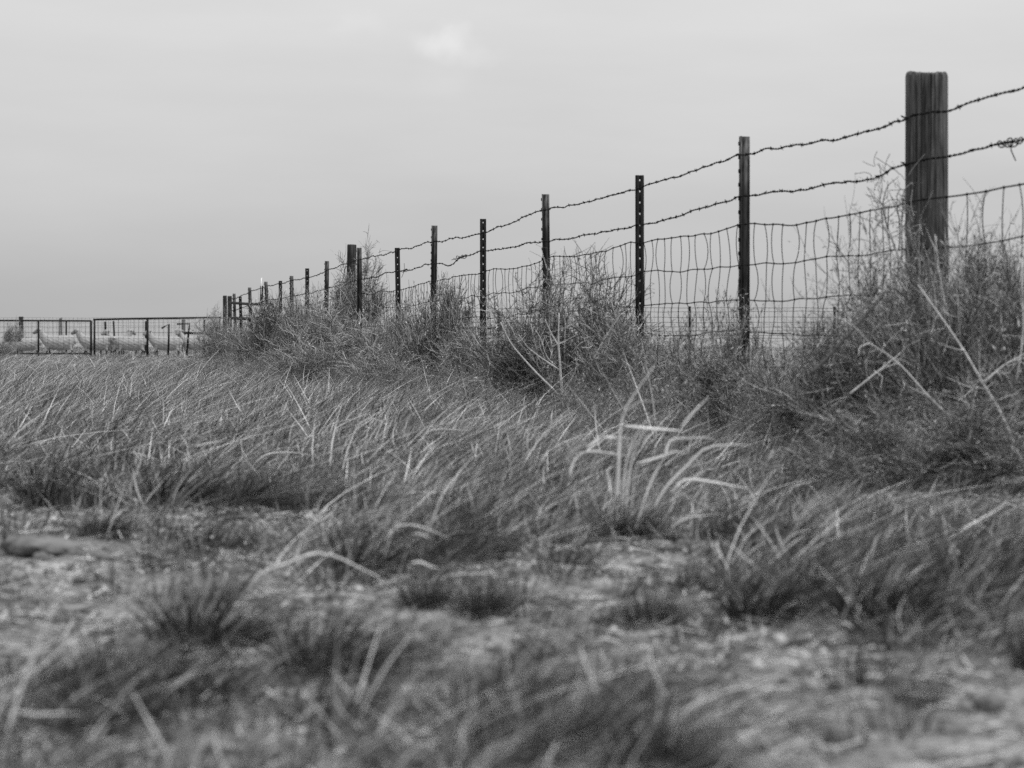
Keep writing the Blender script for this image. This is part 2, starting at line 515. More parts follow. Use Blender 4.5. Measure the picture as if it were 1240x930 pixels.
def crumb_mesh(name, seed, n=14, r=.12):
    g = np.random.default_rng(seed); mb = MB()
    for k in range(n):
        s = g.uniform(.003, .009) * (1.6 if g.random() < .1 else 1)
        c0 = np.array([g.uniform(-r, r), g.uniform(-r, r), s * .3])
        v = np.array([(1, 0, 0), (-1, 0, 0), (0, 1, 0), (0, -1, 0), (0, 0, .8), (0, 0, -.8)]) * s * g.uniform(.6, 1.3, (6, 3)) + c0
        mb.add(v, [[0, 2, 4], [2, 1, 4], [1, 3, 4], [3, 0, 4], [2, 0, 5], [1, 2, 5], [3, 1, 5], [0, 3, 5]])
    return mb.mesh(name, M['pebble'])
litter_src = source_collection('litter_bits', [litter_mesh(f'litter_bits_{i}', 100 + i) for i in range(5)])
def clump_mesh(name, seed):
    g = np.random.default_rng(seed); k = 9; a = np.arange(k) * 2 * np.pi / k; v = []
    for z_, r_ in ((-.006, .012), (.002, .016), (.008, .013), (.012, .006)):
        rr = r_ * g.uniform(.7, 1.3, k); v.append(np.stack([rr * np.cos(a), rr * np.sin(a) * .8, z_ + g.normal(0, .0012, k)], 1))
    q = np.arange(k)
    f = np.concatenate([np.stack([i * k + q, i * k + (q + 1) % k, (i + 1) * k + (q + 1) % k, (i + 1) * k + q], 1) for i in range(3)])
    return mesh_from(name, np.concatenate(v), [f, (3 * k + q)[None]], M['clod'], True)
crumb_src = source_collection('soil_crumbs', [crumb_mesh(f'soil_crumbs_{i}', 120 + i) for i in range(3)] + [clump_mesh('soil_crumbs_3', 140)])

def vnoise(x, y, s, seed):
    """cheap smooth value noise in 0..1"""
    g = np.random.default_rng(seed); T = g.uniform(0, 1, (64, 64))
    x = x / s + 31.7; y = y / s + 17.3
    xi = np.floor(x).astype(int); yi = np.floor(y).astype(int)
    fx = x - xi; fy = y - yi; fx = fx * fx * (3 - 2 * fx); fy = fy * fy * (3 - 2 * fy)
    a = T[xi % 64, yi % 64]; b = T[(xi + 1) % 64, yi % 64]; c_ = T[xi % 64, (yi + 1) % 64]; d = T[(xi + 1) % 64, (yi + 1) % 64]
    return (a * (1 - fx) + b * fx) * (1 - fy) + (c_ * (1 - fx) + d * fx) * fy
def fan(n, y0, y1, margin=1.45, power=1.0):
    """random points over the wedge in front of the camera, even per area"""
    u = rng.uniform(0, 1, n)
    y = np.sqrt(y0 ** 2 + u * (y1 ** 2 - y0 ** 2))
    x = rng.uniform(-1, 1, n) * (.2067 * y * margin + .5)
    return x, y
def ell(x, y, X, Y, rx, ry):
    """soft patch round photograph spot X, Y on the near ground"""
    z0 = zof(Y); x0 = (X - CX) / F * z0
    hx = rx / F * z0; hy = abs(zof(Y - ry) - zof(Y + ry)) / 2
    return np.clip(1.5 - ((x - x0) / hx) ** 2 - ((y - z0) / hy) ** 2, 0, 1)
def cover(x, y):
    """how much standing grass grows at x, y (0 bare .. 1 thick)"""
    c0 = np.clip((y - 7.6) / 2.2, 0, 1)
    c0 = np.maximum(c0, .95 * ell(x, y, 560, 600, 330, 42))
    c0 = np.maximum(c0, .9 * ell(x, y, 1080, 700, 230, 70))
    c0 = np.maximum(c0, .85 * ell(x, y, 1230, 690, 160, 60))
    c0 = np.maximum(c0, .95 * ell(x, y, 1080, 652, 300, 36))
    c0 = np.maximum(c0, .7 * ell(x, y, 240, 600, 130, 28))
    c0 = np.maximum(c0, .2 * ell(x, y, 450, 690, 120, 40))
    c0 = np.maximum(c0, .5 * ell(x, y, 60, 870, 150, 100))
    c0 = np.maximum(c0, .8 * ell(x, y, 650, 880, 230, 70))
    c0 = np.maximum(c0, .16 * ell(x, y, 300, 890, 260, 50))
    for (X, Y, rx, ry, k) in ((70, 575, 120, 26, .9), (300, 642, 130, 20, .8), (60, 680, 110, 25, .9), (620, 745, 170, 50, .95), (830, 655, 120, 20, .85),
                              (1060, 830, 260, 50, .9), (760, 700, 120, 40, .6), (330, 745, 120, 25, .5)):
        c0 = c0 * (1 - k * ell(x, y, X, Y, rx, ry))
    nz_ = vnoise(x, y, .55, 5) * .6 + vnoise(x, y, .2, 6) * .4
    c0 = np.clip(c0 * (.55 + .9 * nz_), 0, 1)
    return c0

# field grass
P_, I_, R_, S_ = [], [], [], []
def grow(n, y0, y1, hfun, sx, keep, nidx, store, tilt=.17, margin=1.45):
    x, y = fan(n, y0, y1, margin)
    k = rng.uniform(0, 1, n) < keep(x, y)
    x, y = x[k], y[k]; m = len(x)
    h = hfun(x, y) * rng.uniform(.72, 1.3, m)
    store[0].append(np.stack([x, y, ground(x, y)], 1)); store[1].append(rng.integers(0, nidx, m))
    store[2].append(np.stack([rng.normal(0, tilt, m), rng.normal(0, tilt, m), rng.normal(0, .85, m)], 1))
    store[3].append(np.stack([sx(y) * np.ones(m), sx(y) * np.ones(m), h], 1))
def hfield(x, y):
    lush = .45 + .65 * vnoise(x, y, 1.6, 9) + .5 * vnoise(x, y, .6, 19)
    hh = np.interp(y, [2, 5, 8, 10, 20, 34, 45, 60, 300], [.24, .26, .31, .41, .50, .54, .42, .34, .40])
    right = np.clip((x - fence_x(y) - .2) / .5, 0, 1)
    return lush * hh * (1 - .45 * right)
st = ([], [], [], [])
grow(5200, 2.3, 9, hfield, lambda y: .8, lambda x, y: cover(x, y) * .95, 6, st)
grow(12500, 8, 20, hfield, lambda y: 1.0, lambda x, y: (.3 + .7 * cover(x, y)) * (.35 + .9 * vnoise(x, y, .6, 21)), 6, st)
grow(16000, 19, 46, hfield, lambda y: 1.15, lambda x, y: .45 + .75 * vnoise(x, y, .9, 23), 6, st)
grow(13000, 44, 110, hfield, lambda y: 1.7, lambda x, y: np.ones_like(x), 6, st, margin=1.25)
grow(9000, 108, 330, hfield, lambda y: 4.0, lambda x, y: np.ones_like(x), 6, st, margin=1.15)
scatter('field_grass', np.concatenate(st[0]), np.concatenate(st[1]), np.concatenate(st[2]), np.concatenate(st[3]), field_src,
        'wind-blown dry pasture grass leaning to one side across the field')
st = ([], [], [], [])
grow(110, 5, 9, hfield, lambda y: 1, lambda x, y: cover(x, y) * .6, 4, st)
grow(1300, 8.5, 22, hfield, lambda y: 1, lambda x, y: .25 + .6 * vnoise(x, y, 1.1, 3), 4, st)
grow(2600, 20, 50, hfield, lambda y: 1.0, lambda x, y: .2 + .6 * vnoise(x, y, 2.0, 4), 4, st)
scatter('pale_seed_stalks', np.concatenate(st[0]), np.concatenate(st[1]), np.concatenate(st[2]), np.concatenate(st[3]), stalk_src,
        'pale seed stalks nodding over the darker field grass')
st = ([], [], [], [])
grow(2600, 2.3, 9.5, lambda x, y: 1.0 + .4 * vnoise(x, y, .5, 8), lambda y: 1.0, lambda x, y: .24 + .65 * cover(x, y) ** 1.3, 4, st)
scatter('short_grass', np.concatenate(st[0]), np.concatenate(st[1]), np.concatenate(st[2]), np.concatenate(st[3]), short_src,
        'short dark grass sprouting on the sandy foreground')
st = ([], [], [], [])
grow(7000, 2.2, 11, lambda x, y: np.ones_like(x), lambda y: 1.0, lambda x, y: .35 + .65 * vnoise(x, y, .35, 14), 5, st, tilt=.05)
st[2][0][:, 2] = rng.normal(0, .9, len(st[2][0]))
scatter('straw_litter', np.concatenate(st[0]), np.concatenate(st[1]), np.concatenate(st[2]), np.concatenate(st[3]), litter_src,
        'broken straw littering the bare sandy ground')
st = ([], [], [], [])
grow(2600, 2.2, 10, lambda x, y: np.ones_like(x), lambda y: 1.0, lambda x, y: .2 + .6 * vnoise(x, y, .3, 15), 3, st, tilt=.05)
st[2][0][:, 2] = rng.uniform(0, 6.28, len(st[2][0]))
x, y = fan(1300, 2.3, 9.5)
k_ = rng.uniform(0, 1, len(x)) > cover(x, y) * .8
x, y = x[k_], y[k_]; m_ = len(x); s_ = rng.uniform(.5, 1.5, m_) ** 1.3
st[0].append(np.stack([x, y, ground(x, y)], 1)); st[1].append(np.full(m_, 3)); st[2].append(np.stack([0 * x, 0 * x, rng.uniform(0, 6.28, m_)], 1)); st[3].append(np.stack([s_, s_, s_ * .8], 1))
scatter('soil_crumbs', np.concatenate(st[0]), np.concatenate(st[1]), np.concatenate(st[2]), np.concatenate(st[3]), crumb_src,
        'small soil crumbs and gravel on the bare ground')
# ------------------------------------------------------------------ the long wire fence
def fz(X):
    return 3.398 / ((X - CX) / F + .1933)
FDIR = unit(np.array([-.1933, 1., 0]))          # along the fence, away from the camera
FNRM = np.array([-FDIR[1], FDIR[0], 0])         # towards the camera side
_TW = [(1120, 146), (897, 188), (775, 228), (660, 254), (585, 282), (521, 293), (484, 302.5), (420, 318), (392, 330),
       (372, 336), (352, 340), (339, 343.5), (325, 346), (304, 353), (284, 361.6)]
_tz = [2.0, 6.35] + [fz(a) for a, b in _TW]
_th = [1.42, 1.425] + [H + (HY - b) / F * fz(a) for a, b in _TW]
_b2 = [.19, .19, .176, .206, .208, .208, .135, .19, .2, .21, .2, .2, .2, .2, .2, .2, .2]
_wv = [.38, .38, .314, .345, .305, .335, .30, .34, .365, .34, .34, .34, .34, .34, .34, .34, .34]
def top_h(z): return np.interp(z, _tz, _th)
def b2_off(z): return np.interp(z, _tz, _b2)
def wv_off(z): return np.interp(z, _tz, _wv)
ZW = fz(1122)
def line_off(z):
    return .014 + .077 * np.exp(-((z - ZW) / .35) ** 2)
def fpt(z, h, off=0.0):
    """points on the fence at distance z, height h, off metres to the camera side"""
    z = np.asarray(z, float)
    base = np.stack([fence_x(z), z, np.broadcast_to(h, z.shape)], -1)
    return base + FNRM * np.asarray(off)[..., None]

fence = empty('wire_fence', (fence_x(ZW), ZW, g1(fence_x(ZW), ZW)), 0,
              'long barbed and woven wire fence on steel posts running back from the thick wooden post', 'fence')
def fpart(name, me, loc=None):
    """part of the fence; its mesh is in world coordinates unless loc is given"""
    o = bpy.data.objects.new(name, me); COL.objects.link(o); o.parent = fence
    o.matrix_parent_inverse.identity()
    o.location = (Vector(loc) if loc is not None else Vector((0, 0, 0))) - fence.location
    return o

def wood_post(rad, top, bottom, seed, k=56, rings=26, flat=.0, cham=.009, rough=.0):
    g = np.random.default_rng(seed)
    a = np.arange(k) * 2 * np.pi / k
    prof = .022 * np.sin(a * 2 + 1) + .012 * np.sin(a * 3 + 2)
    groove = np.zeros(k)
    for _ in range(9):
        c0 = g.uniform(0, 2 * np.pi); wd = g.uniform(.04, .10)
        groove += -g.uniform(.01, .05) * np.exp(-(((a - c0 + np.pi) % (2 * np.pi) - np.pi) / wd) ** 2)
    if rough:
        for _ in range(9):
            c0 = g.uniform(0, 2 * np.pi); groove += -g.uniform(.012, .04) * np.exp(-(((a - c0 + np.pi) % (2 * np.pi) - np.pi) / g.uniform(.022, .045)) ** 2)
        groove += -.10 * np.exp(-((a - 4.05) / .05) ** 2)      # long drying split near the left edge of the face
    if flat:
        b_ = a + .22
        sq = .91 / (np.abs(np.cos(b_)) ** 4 + np.abs(np.sin(b_)) ** 4) ** .25
        prof = prof * .5 + flat * (sq - 1)
    edge = np.convolve(g.normal(0, 1, k + 8), np.ones(9) / 3, 'valid') * .0022
    hh = np.concatenate([np.linspace(bottom, top - cham * 1.6, rings), [top - cham * .8, top - cham * .25, top, top - .002, top]])
    rs = np.concatenate([np.ones(rings), [1 - .25 * cham / rad, 1 - .7 * cham / rad, 1 - 1.15 * cham / rad, .45, .05]])
    v = []
    for h_, r_ in zip(hh, rs):
        gg = groove * (.55 + .45 * math.sin(h_ * 3 + seed) - .45 * max(0., 1 - (top - h_) / .05))
        rr = rad * r_ * (1 + prof + gg + g.normal(0, .003 * (1 - .5 * rough), k)) * (1 + .01 * math.sin(h_ * 2.3))
        tilt = (.003 * np.sin(a * 2 + 1) + edge * (1 if r_ > .5 else .3)) if h_ > top - cham * 1.2 else 0
        v.append(np.stack([rr * np.cos(a), rr * np.sin(a), np.full(k, h_) + tilt], 1))
    n = len(hh); q = np.arange(k)
    f = np.concatenate([np.stack([i * k + q, i * k + (q + 1) % k, (i + 1) * k + (q + 1) % k, (i + 1) * k + q], 1) for i in range(n - 1)])
    return mesh_from('wooden_post', np.concatenate(v), [f, ((n - 1) * k + q)[None]], None, True)
def set_mat(me, m):
    me.materials.clear(); me.materials.append(m); return me

def t_post(h, seed):
    """studded T post, studs towards -x, fin towards +x; height h above ground plus a foot in the ground"""
    mb = MB(); z0 = -.35
    W2, T, D = .0185, .0045, .040
    mb.box((-T, -W2, z0), (0, W2, h))
    mb.box((0, -.0032, z0), (D, .0032, h - .001))
    mb.box((D - .004, -.006, z0), (D + .003, .006, h - .002))
    s = h - .035
    while s > .06:
        mb.box((-T - .0075, -.006, s - .009), (-T + .001, .006, s + .009)); s -= .066
    return mb.mesh('steel_post', M['steelworn'])
def u_post(h, seed):
    """punched channel post, its flat face towards -y, real holes"""
    mb = MB(); z0 = -.35
    W2, T = .0205, .0035; hw, hh = .0032, .0048
    mb.box((-W2, 0, z0), (-hw, T, h)); mb.box((hw, 0, z0), (W2, T, h))
    mb.box((-W2 - .003, 0.0006, z0), (-W2, .020, h - .001)); mb.box((W2, .0006, z0), (W2 + .003, .020, h - .001))
    s = h - .028; top = h - .0007
    while s > .02:
        mb.box((-hw, .0004, s + hh), (hw, T - .0004, top)); top = s - hh; s -= .0627
    mb.box((-hw, .0004, z0), (hw, T - .0004, top))
    return mb.mesh('steel_post', M['steel'])

# the thick wooden post close by
gz = g1(fence_x(ZW), ZW)
me = set_mat(wood_post(.0835, H + (HY - 89) / F * ZW - gz, -.35, 5, k=150, rings=40, flat=.55, rough=1.0), M['wood'])
o = fpart('wooden_post', me, (fence_x(ZW), ZW, gz)); o['label'] = 'thick weathered wooden post with a rounded top and deep grain'
# staples holding the wires on it
for off in (0, .176, .314, .5):
    zc = ZW; p = fpt(np.array([zc]), top_h(zc) - off, .090)[0]
    mb = MB(); q = np.array([[-.006, -.02, 0], [-.005, .008, .012], [0, .012, .014], [.005, .008, .012], [.006, -.02, 0]])
    R3 = np.stack([FDIR, FNRM, np.array([0, 0, 1.])])
    mb.tube(q @ R3 + p, .0022, 4)
    fpart('staple', mb.mesh('staple', M['wire']))
# posts further along (photo column, top row, kind, lean)
POSTS = [(897, 165, 't', 0), (775, 212, 'u', .0), (660, 235, 't', -.012), (585, 265, 'u', 0), (521.5, 273, 't', .01), (484, 300, 'u', -.018),
         (434.5, 300, 't', .0), (392.5, 316, 't', .01), (372, 325, 'u', 0), (352.5, 334, 't', -.01), (339.5, 340, 'u', 0), (326, 341, 't', -.05),
         (316, 346, 'u', .01), (304.5, 348, 't', -.04), (293.5, 359, 'u', -.03), (285, 355.5, 't', -.03)]
for i, (X, Y, kd, lean) in enumerate(POSTS):
    z = fz(X); x = fence_x(z); gz = g1(x, z)
    h = H + (HY - Y) / F * z - gz
    o = fpart('steel_post', t_post(h, i) if kd == 't' else u_post(h, i), (x, z, gz))
    o.rotation_euler = (rng.normal(0, .008), lean, (rng.normal(0, .12) if kd == 't' else rng.normal(0, .08)))
    if kd == 'u' and i > 8:
        o.data.materials[0] = M['steel']
for z, h in ((6.35, 1.52), (4.35, 1.52)):          # the fence goes on past the picture's right edge
    x = fence_x(z); o = fpart('steel_post', t_post(h, 50 + int(z)), (x, z, g1(x, z))); o.rotation_euler = (0, 0, .1)
# second wooden post, and the two wooden rails of the corner brace
z = fz(420.5) ; x = fence_x(z) + .02; gz = g1(x, z)
o = fpart('wooden_post', set_mat(wood_post(.049, H + (HY - 296) / F * z - gz, -.3, 9, k=28, rings=14, cham=.006), M['wooddark']), (x, z, gz))
o.rotation_euler = (0, .02, 0)
for (Xa, Ya, Xb, Yb, r) in ((278, 366.5, 329, 368.5, .022), (279, 385, 319, 385.5, .026)):
    za, zb = fz(Xa) if Xa > 282 else 42.3, fz(Xb)
    mb = MB(); mb.tube(np.stack([at(Xa, Ya, za) , (at(Xa, Ya, za) + at(Xb, Yb, zb)) / 2 + np.array([0, 0, -.01]), at(Xb, Yb, zb)]), r, 8)
    fpart('brace_rail', mb.mesh('brace_rail', M['wooddark'], True))
mb = MB(); p = at(316.5, 347, fz(316.5)); mb.tube(np.stack([p + np.array([0, -.03, -.12]), p + np.array([0.004, -.03, .13])]), .009, 6)
o = fpart('marker_stick', mb.mesh('marker_stick', M['leafy'])); o['label'] = 'short white stick standing up above the far end of the fence'

def wob(n, amp, seed, smooth):
    g = np.random.default_rng(seed); a = g.normal(0, 1, n)
    kx = np.exp(-(np.arange(-3 * smooth, 3 * smooth + 1) / smooth) ** 2); kx /= np.sqrt((kx ** 2).sum())
    return np.convolve(a, kx, 'same') * amp
# two strands of barbed wire
ZS = np.arange(3.4, 42.6, .012)
_allz = sorted([4.35, 6.35, ZW] + [fz(p[0]) for p in POSTS])
def sag(z):
    k = np.clip(np.searchsorted(_allz, z), 1, len(_allz) - 1)
    a = np.array(_allz)[k - 1]; b = np.array(_allz)[k]; t = np.clip((z - a) / (b - a), 0, 1)
    return t * (1 - t) * 4
for s_, (offf, sd_, sg) in enumerate(((lambda z: 0 * z, 1, .010), (b2_off, 2, .010))):
    hgt = top_h(ZS) - offf(ZS) - sag(ZS) * sg + wob(len(ZS), .0035, 300 + sd_, 18) + wob(len(ZS), .0025, 310 + sd_, 5)
    off = line_off(ZS) + wob(len(ZS), .003, 320 + sd_, 14)
    if s_ == 1:      # slack, re-tied stretch between two far posts
        hgt = hgt - .045 * np.exp(-((ZS - fz(548)) / .35) ** 2) + .02 * np.exp(-((ZS - fz(470)) / .3) ** 2)
    C = fpt(ZS, hgt, off)
    ph = np.arange(len(ZS)) * 2 * np.pi * .012 / .075
    mb = MB()
    for k in (0, np.pi):
        P = C + (.0024 * np.cos(ph + k))[:, None] * FNRM + (.0024 * np.sin(ph + k))[:, None] * np.array([0, 0, 1.])
        mb.tube(P, .0025, 4)
    wr = fpart('barbed_wire', mb.mesh('barbed_wire', M['wire'], True))
    bm_ = MB(); g = np.random.default_rng(330 + sd_)
    zb = 3.5
    while zb < 42.4:
        i = int((zb - ZS[0]) / .012); c0 = C[i]; zb += .15 * g.uniform(.85, 1.15)
        for q in range(2):
            a = g.uniform(0, np.pi); d = math.cos(a) * FNRM + math.sin(a) * np.array([0, 0, 1.]) + FDIR * g.normal(0, .35); d = d / np.linalg.norm(d)
            e = c0 + FDIR * (q * .006 - .003)
            bm_.tube(np.stack([e - d * g.uniform(.008, .014), e, e + d * g.uniform(.008, .014)]), np.array([.0012, .0024, .0012]), 3)
        bm_.tube(np.stack([c0 - FDIR * .012, c0 - FDIR * .006, c0 + FDIR * .006, c0 + FDIR * .012]), np.array([.004, .0062, .0062, .004]), 5)
    b = link('barbs', bm_.mesh('barbs', M['wire'])); b.parent = wr; b['kind'] = 'stuff'
# wire splices: one by the right edge, one far along, and a loose end
def splice(z, n, r, spread, seed):
    g = np.random.default_rng(seed); c0 = fpt(np.array([z]), top_h(z) - b2_off(z) - sag(np.array([z]))[0] * .010, line_off(z))[0]
    mb = MB()
    t = np.linspace(0, 1, 46); a = t * 2 * np.pi * n
    rr = r * (1 + .3 * np.sin(a * .37 + seed))
    P = c0 + ((t - .5) * spread)[:, None] * FDIR + (rr * np.cos(a))[:, None] * FNRM + (rr * np.sin(a))[:, None] * np.array([0, 0, 1.])
    mb.tube(P, .0026, 5)
    for q in range(2):
        d = unit(np.array([g.normal(), g.normal() * .3, -.8 if q else .4])); mb.tube(np.stack([c0, c0 + d * .03 + FDIR * .03, c0 + d * .07 + FDIR * .04]), .002, 4)
    fpart('wire_splice', mb.mesh('wire_splice', M['wire'], True))
splice(8.58, 4.5, .013, .22, 3); splice(fz(560), 4, .012, .5, 6); splice(fz(492), 3, .010, .25, 7)

# woven wire: line wires, stay wires, knots
OFFS = [0, .182, .357, .522, .672, .802, .912]
ZL = np.arange(3.6, 42.2, .03)
def line_h(z, k):
    z = np.asarray(z, float)
    bottom = ground(fence_x(z), z) + .05
    top = top_h(z) - wv_off(z)
    fr = OFFS[k] / OFFS[-1]
    tot = np.minimum(OFFS[-1] , top - bottom)
    return top - fr * tot - sag(z) * (.002 + .005 * (k == 0)) + .010 * np.interp(z, ZL, LW[k])
LW = [wob(len(ZL), 1.0 if k == 0 else .6, 400 + k, 12) * .8 + wob(len(ZL), .35, 420 + k, 4) for k in range(7)]
LO = [wob(len(ZL), .004, 440 + k, 20) for k in range(7)]
def line_pt(z, k):
    return fpt(z, line_h(z, k), line_off(np.asarray(z)) - .004 + np.interp(z, ZL, LO[k]))
for k in range(7):
    mb = MB(); mb.tube(line_pt(ZL, k), .0030 if k == 0 else .0026, 4)
    fpart('line_wire', mb.mesh('line_wire', M['wire'], True))
g = np.random.default_rng(55)
zs_ = np.arange(3.7, 42.0, .1524 * FDIR[1])
knots = MB()
for zi in zs_:
    pts = []; zc = zi + g.normal(0, .012)
    for k in range(7):
        zk = zc + g.normal(0, .011); a = line_pt(np.array([zk]), k)[0]
        if k:
            bl = g.normal(0, .009) * (3.2 if g.random() < .2 else 1); bo = g.normal(0, .007); pk = pts[-1]
            for t in (.15, .3, .5, .7, .85):
                pts.append(pk * (1 - t) + a * t + (FDIR * bl + FNRM * bo) * math.sin(math.pi * t) ** .8)
        pts.append(a)
        if zi < 30:
            s = .0090 if k == 0 else .0078
            v = np.array([FDIR, -FDIR, FNRM, -FNRM, np.array([0, 0, 1.]), np.array([0, 0, -1.])]) * s * np.array([[1.25], [1.25], [.9], [.9], [.8], [.8]]) + a
            knots.add(v, [[0, 2, 4], [2, 1, 4], [1, 3, 4], [3, 0, 4], [2, 0, 5], [1, 2, 5], [3, 1, 5], [0, 3, 5]])
    mb = MB(); mb.tube(np.array(pts), .0023, 3, caps=False)
    fpart('stay_wire', mb.mesh('stay_wire', M['stay'], True))
o = fpart('wire_knots', knots.mesh('wire_knots', M['wire'])); o['kind'] = 'stuff'

# ------------------------------------------------------------------ the pen far off: gate with its number, panels, back fence
ZG = 78.0
def tube_obj(name, pts, r, m, parent, k=8, label=None):
    mb = MB(); mb.tube(np.array(pts) - np.array(parent.location), r, k)
    o = link(name, mb.mesh(name, m, True), parent)
    if label: o['label'] = label
    return o
def grid_obj(name, a, b, z0, z1, y, nx, nz, r, m, parent, seed=0):
    g = np.random.default_rng(seed); mb = MB()
    for x in np.linspace(a, b, nx):
        mb.tube(np.array([(x + g.normal(0, .006), y, z0), (x + g.normal(0, .006), y + g.normal(0, .01), (z0 + z1) / 2), (x + g.normal(0, .006), y, z1)]) - np.array(parent.location), r, 3, False)
    for zz in np.linspace(z0, z1, nz):
        xs = np.linspace(a, b, 12)
        mb.tube(np.stack([xs, np.full(12, y + .006), zz + g.normal(0, .006, 12)], 1) - np.array(parent.location), r, 3, False)
    o = link(name, mb.mesh(name, m), parent); o['kind'] = 'stuff'
    return o
def GX(X, z=ZG): return (X - CX) / F * z
def GH(Y, z=ZG): return H + (HY - Y) / F * z
gb = g1(GX(180), ZG)
gate = empty('pen_gate', (GX(180), ZG, gb), 0, 'wide tubular metal pen gate with welded number 17 beside the waiting sheep', 'gate')
zt, zbm = GH(386), gb + .03
xl, xm, xr = GX(113), GX(178.5), GX(247.5)
gl = gate.location
tube_obj('top_rail', [(xl, ZG, GH(387)), (xm, ZG, GH(385.6)), (GX(268), ZG, GH(384.5))], .030, M['tube'], gate)
tube_obj('bottom_rail', [(xl, ZG, zbm), (GX(268), ZG, zbm)], .028, M['tube'], gate)
for xx, r in ((GX(114.5), .030), (xm, .034), (xr, .030), (GX(266), .028)):
    tube_obj('upright', [(xx, ZG, zbm), (xx, ZG, zt - .005)], r, M['tube'], gate)
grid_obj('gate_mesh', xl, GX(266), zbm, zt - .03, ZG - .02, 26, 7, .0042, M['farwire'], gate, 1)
mb = MB(); y1 = ZG - .05
mb.tube(np.array([(GX(196), y1, GH(397.5)), (GX(204.8), y1, GH(392.5)), (GX(204.6), y1, GH(412)), (GX(204), y1, GH(430))]) - np.array(gl), .034, 6)
o = link('numeral', mb.mesh('numeral', M['tube']), gate); o['label'] = 'numeral 1 made of dark metal bar'
mb = MB()
mb.tube(np.array([(GX(214.5), y1, GH(392.5)), (GX(230, ZG), y1, GH(392)), (GX(228.6), y1, GH(402)), (GX(226.5), y1, GH(430))]) - np.array(gl), .034, 6)
o = link('numeral', mb.mesh('numeral', M['tube']), gate); o['label'] = 'numeral 7 made of dark metal bar'
# left panel
pn = empty('pen_fence', (GX(50), ZG, g1(GX(50), ZG)), 0, 'tubular metal pen fence with wire grid left of the numbered gate', 'fence')
tube_obj('top_rail', [(GX(-60), ZG, GH(388.3)), (GX(20), ZG, GH(388.2)), (GX(110.5), ZG, GH(388.6))], .028, M['tube'], pn)
tube_obj('bottom_rail', [(GX(-60), ZG, gb + .14), (GX(110.5), ZG, gb + .14)], .025, M['tube'], pn)
for X, r in ((110.3, .036), (46.5, .032), (-18, .03), (-60, .03)):
    tube_obj('upright', [(GX(X), ZG, gb - .05), (GX(X), ZG, GH(388.4))], r, M['tube'], pn)
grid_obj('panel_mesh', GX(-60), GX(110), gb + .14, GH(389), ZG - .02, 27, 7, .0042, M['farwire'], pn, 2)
# pair of tall gate posts
for X, Yt, r in ((272.3, 358, .062), (278.2, 358.5, .066)):
    x, z = GX(X, 76.5), 76.5; gz = g1(x, z)
    o = link('gate_post', set_mat(wood_post(r, GH(Yt, z) - gz, -.3, int(X), k=18, rings=8, cham=.01), M['wooddark']), None, (x, z, gz))
    tag(o, 'tall dark wooden gate post, ' + ('left' if X < 275 else 'right') + ' one of the close pair ending the pen gate', 'post', 'close pair of gate posts')
# back fence behind the sheep
ZB = 97.0
bb = g1(GX(120, ZB), ZB)
bf = empty('back_fence', (GX(120, ZB), ZB, bb), 0, 'woven wire fence on thin stakes behind the flock of sheep', 'fence')
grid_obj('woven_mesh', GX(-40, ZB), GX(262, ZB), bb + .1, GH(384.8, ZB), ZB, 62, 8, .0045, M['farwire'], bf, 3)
for X, Ya, r, m, ln in ((25.5, 383.5, .088, 'wooddark', 0), (72, 385.5, .032, 'woodpale', .01), (75.3, 384.5, .03, 'woodpale', -.02), (80.3, 389, .03, 'tube', 0),
                        (129, 389.5, .042, 'tube', -.04), (139.5, 389, .036, 'wooddark', -.05), (176, 389, .04, 'tube', .02), (222.2, 386.8, .075, 'woodpale', 0), (302, 384, .06, 'woodpale', 0)):
    x = GX(X, ZB - .1); gz = g1(x, ZB)
    o = link('stake', set_mat(wood_post(r, GH(Ya, ZB) - gz, -.3, int(X), k=12, rings=6, cham=.006), M[m]), bf)
    o.location = Vector((x, ZB - .1, gz)) - bf.location; o.rotation_euler = (0, ln, 0)
tube_obj('brace_rail', [(GX(222, ZB), ZB - .12, GH(403, ZB)), (GX(262, ZB), ZB - .12, GH(404.5, ZB))], .05, M['wooddark'], bf)
# another fence seen through the woven wire
ZF = 60.0
x0_, x1_ = GX(562, ZF), GX(1500, ZF)
ff = empty('far_pasture_fence', (GX(800, ZF), ZF, g1(GX(800, ZF), ZF)), 0, 'low faint mesh fence crossing the pasture beyond the near wire fence', 'fence')
gz = g1(0, ZF)
mb = MB(); gF = np.random.default_rng(8)
for hh in (GH(373, ZF), GH(377.5, ZF), GH(384, ZF), GH(390.5, ZF), GH(396, ZF), GH(401, ZF), GH(406, ZF), GH(410, ZF)):
    xs = np.linspace(x0_, x1_, 40)
    mb.tube(np.stack([xs, np.full(40, ZF), hh + gF.normal(0, .008, 40)], 1) - np.array(ff.location), .006, 3, False)
for x in np.arange(x0_, x1_, .20):
    mb.tube(np.array([(x, ZF, gz + .05), (x + gF.normal(0, .01), ZF, GH(373, ZF))]) - np.array(ff.location), .0035, 3, False)
o = link('woven_mesh', mb.mesh('woven_mesh', M['farwire']), ff); o['kind'] = 'stuff'
for X, Yt, r in ((604.8, 378, .052), (567, 376, .05), (835, 371, .03), (1010, 372, .03), (1190, 371, .045), (1400, 371, .03)):
    x = GX(X, ZF); gz = g1(x, ZF)
    o = link('fence_post', set_mat(wood_post(r, GH(Yt, ZF) - gz, -.3, int(X), k=12, rings=6, cham=.006), M['wooddark' if r > .04 else 'steel']), ff)
    o.location = Vector((x, ZF - .06, gz)) - ff.location
tube_obj('brace_rail', [(GX(567, ZF), ZF - .05, GH(396.5, ZF)), (GX(604, ZF), ZF - .05, GH(397.5, ZF))], .036, M['wooddark'], ff)

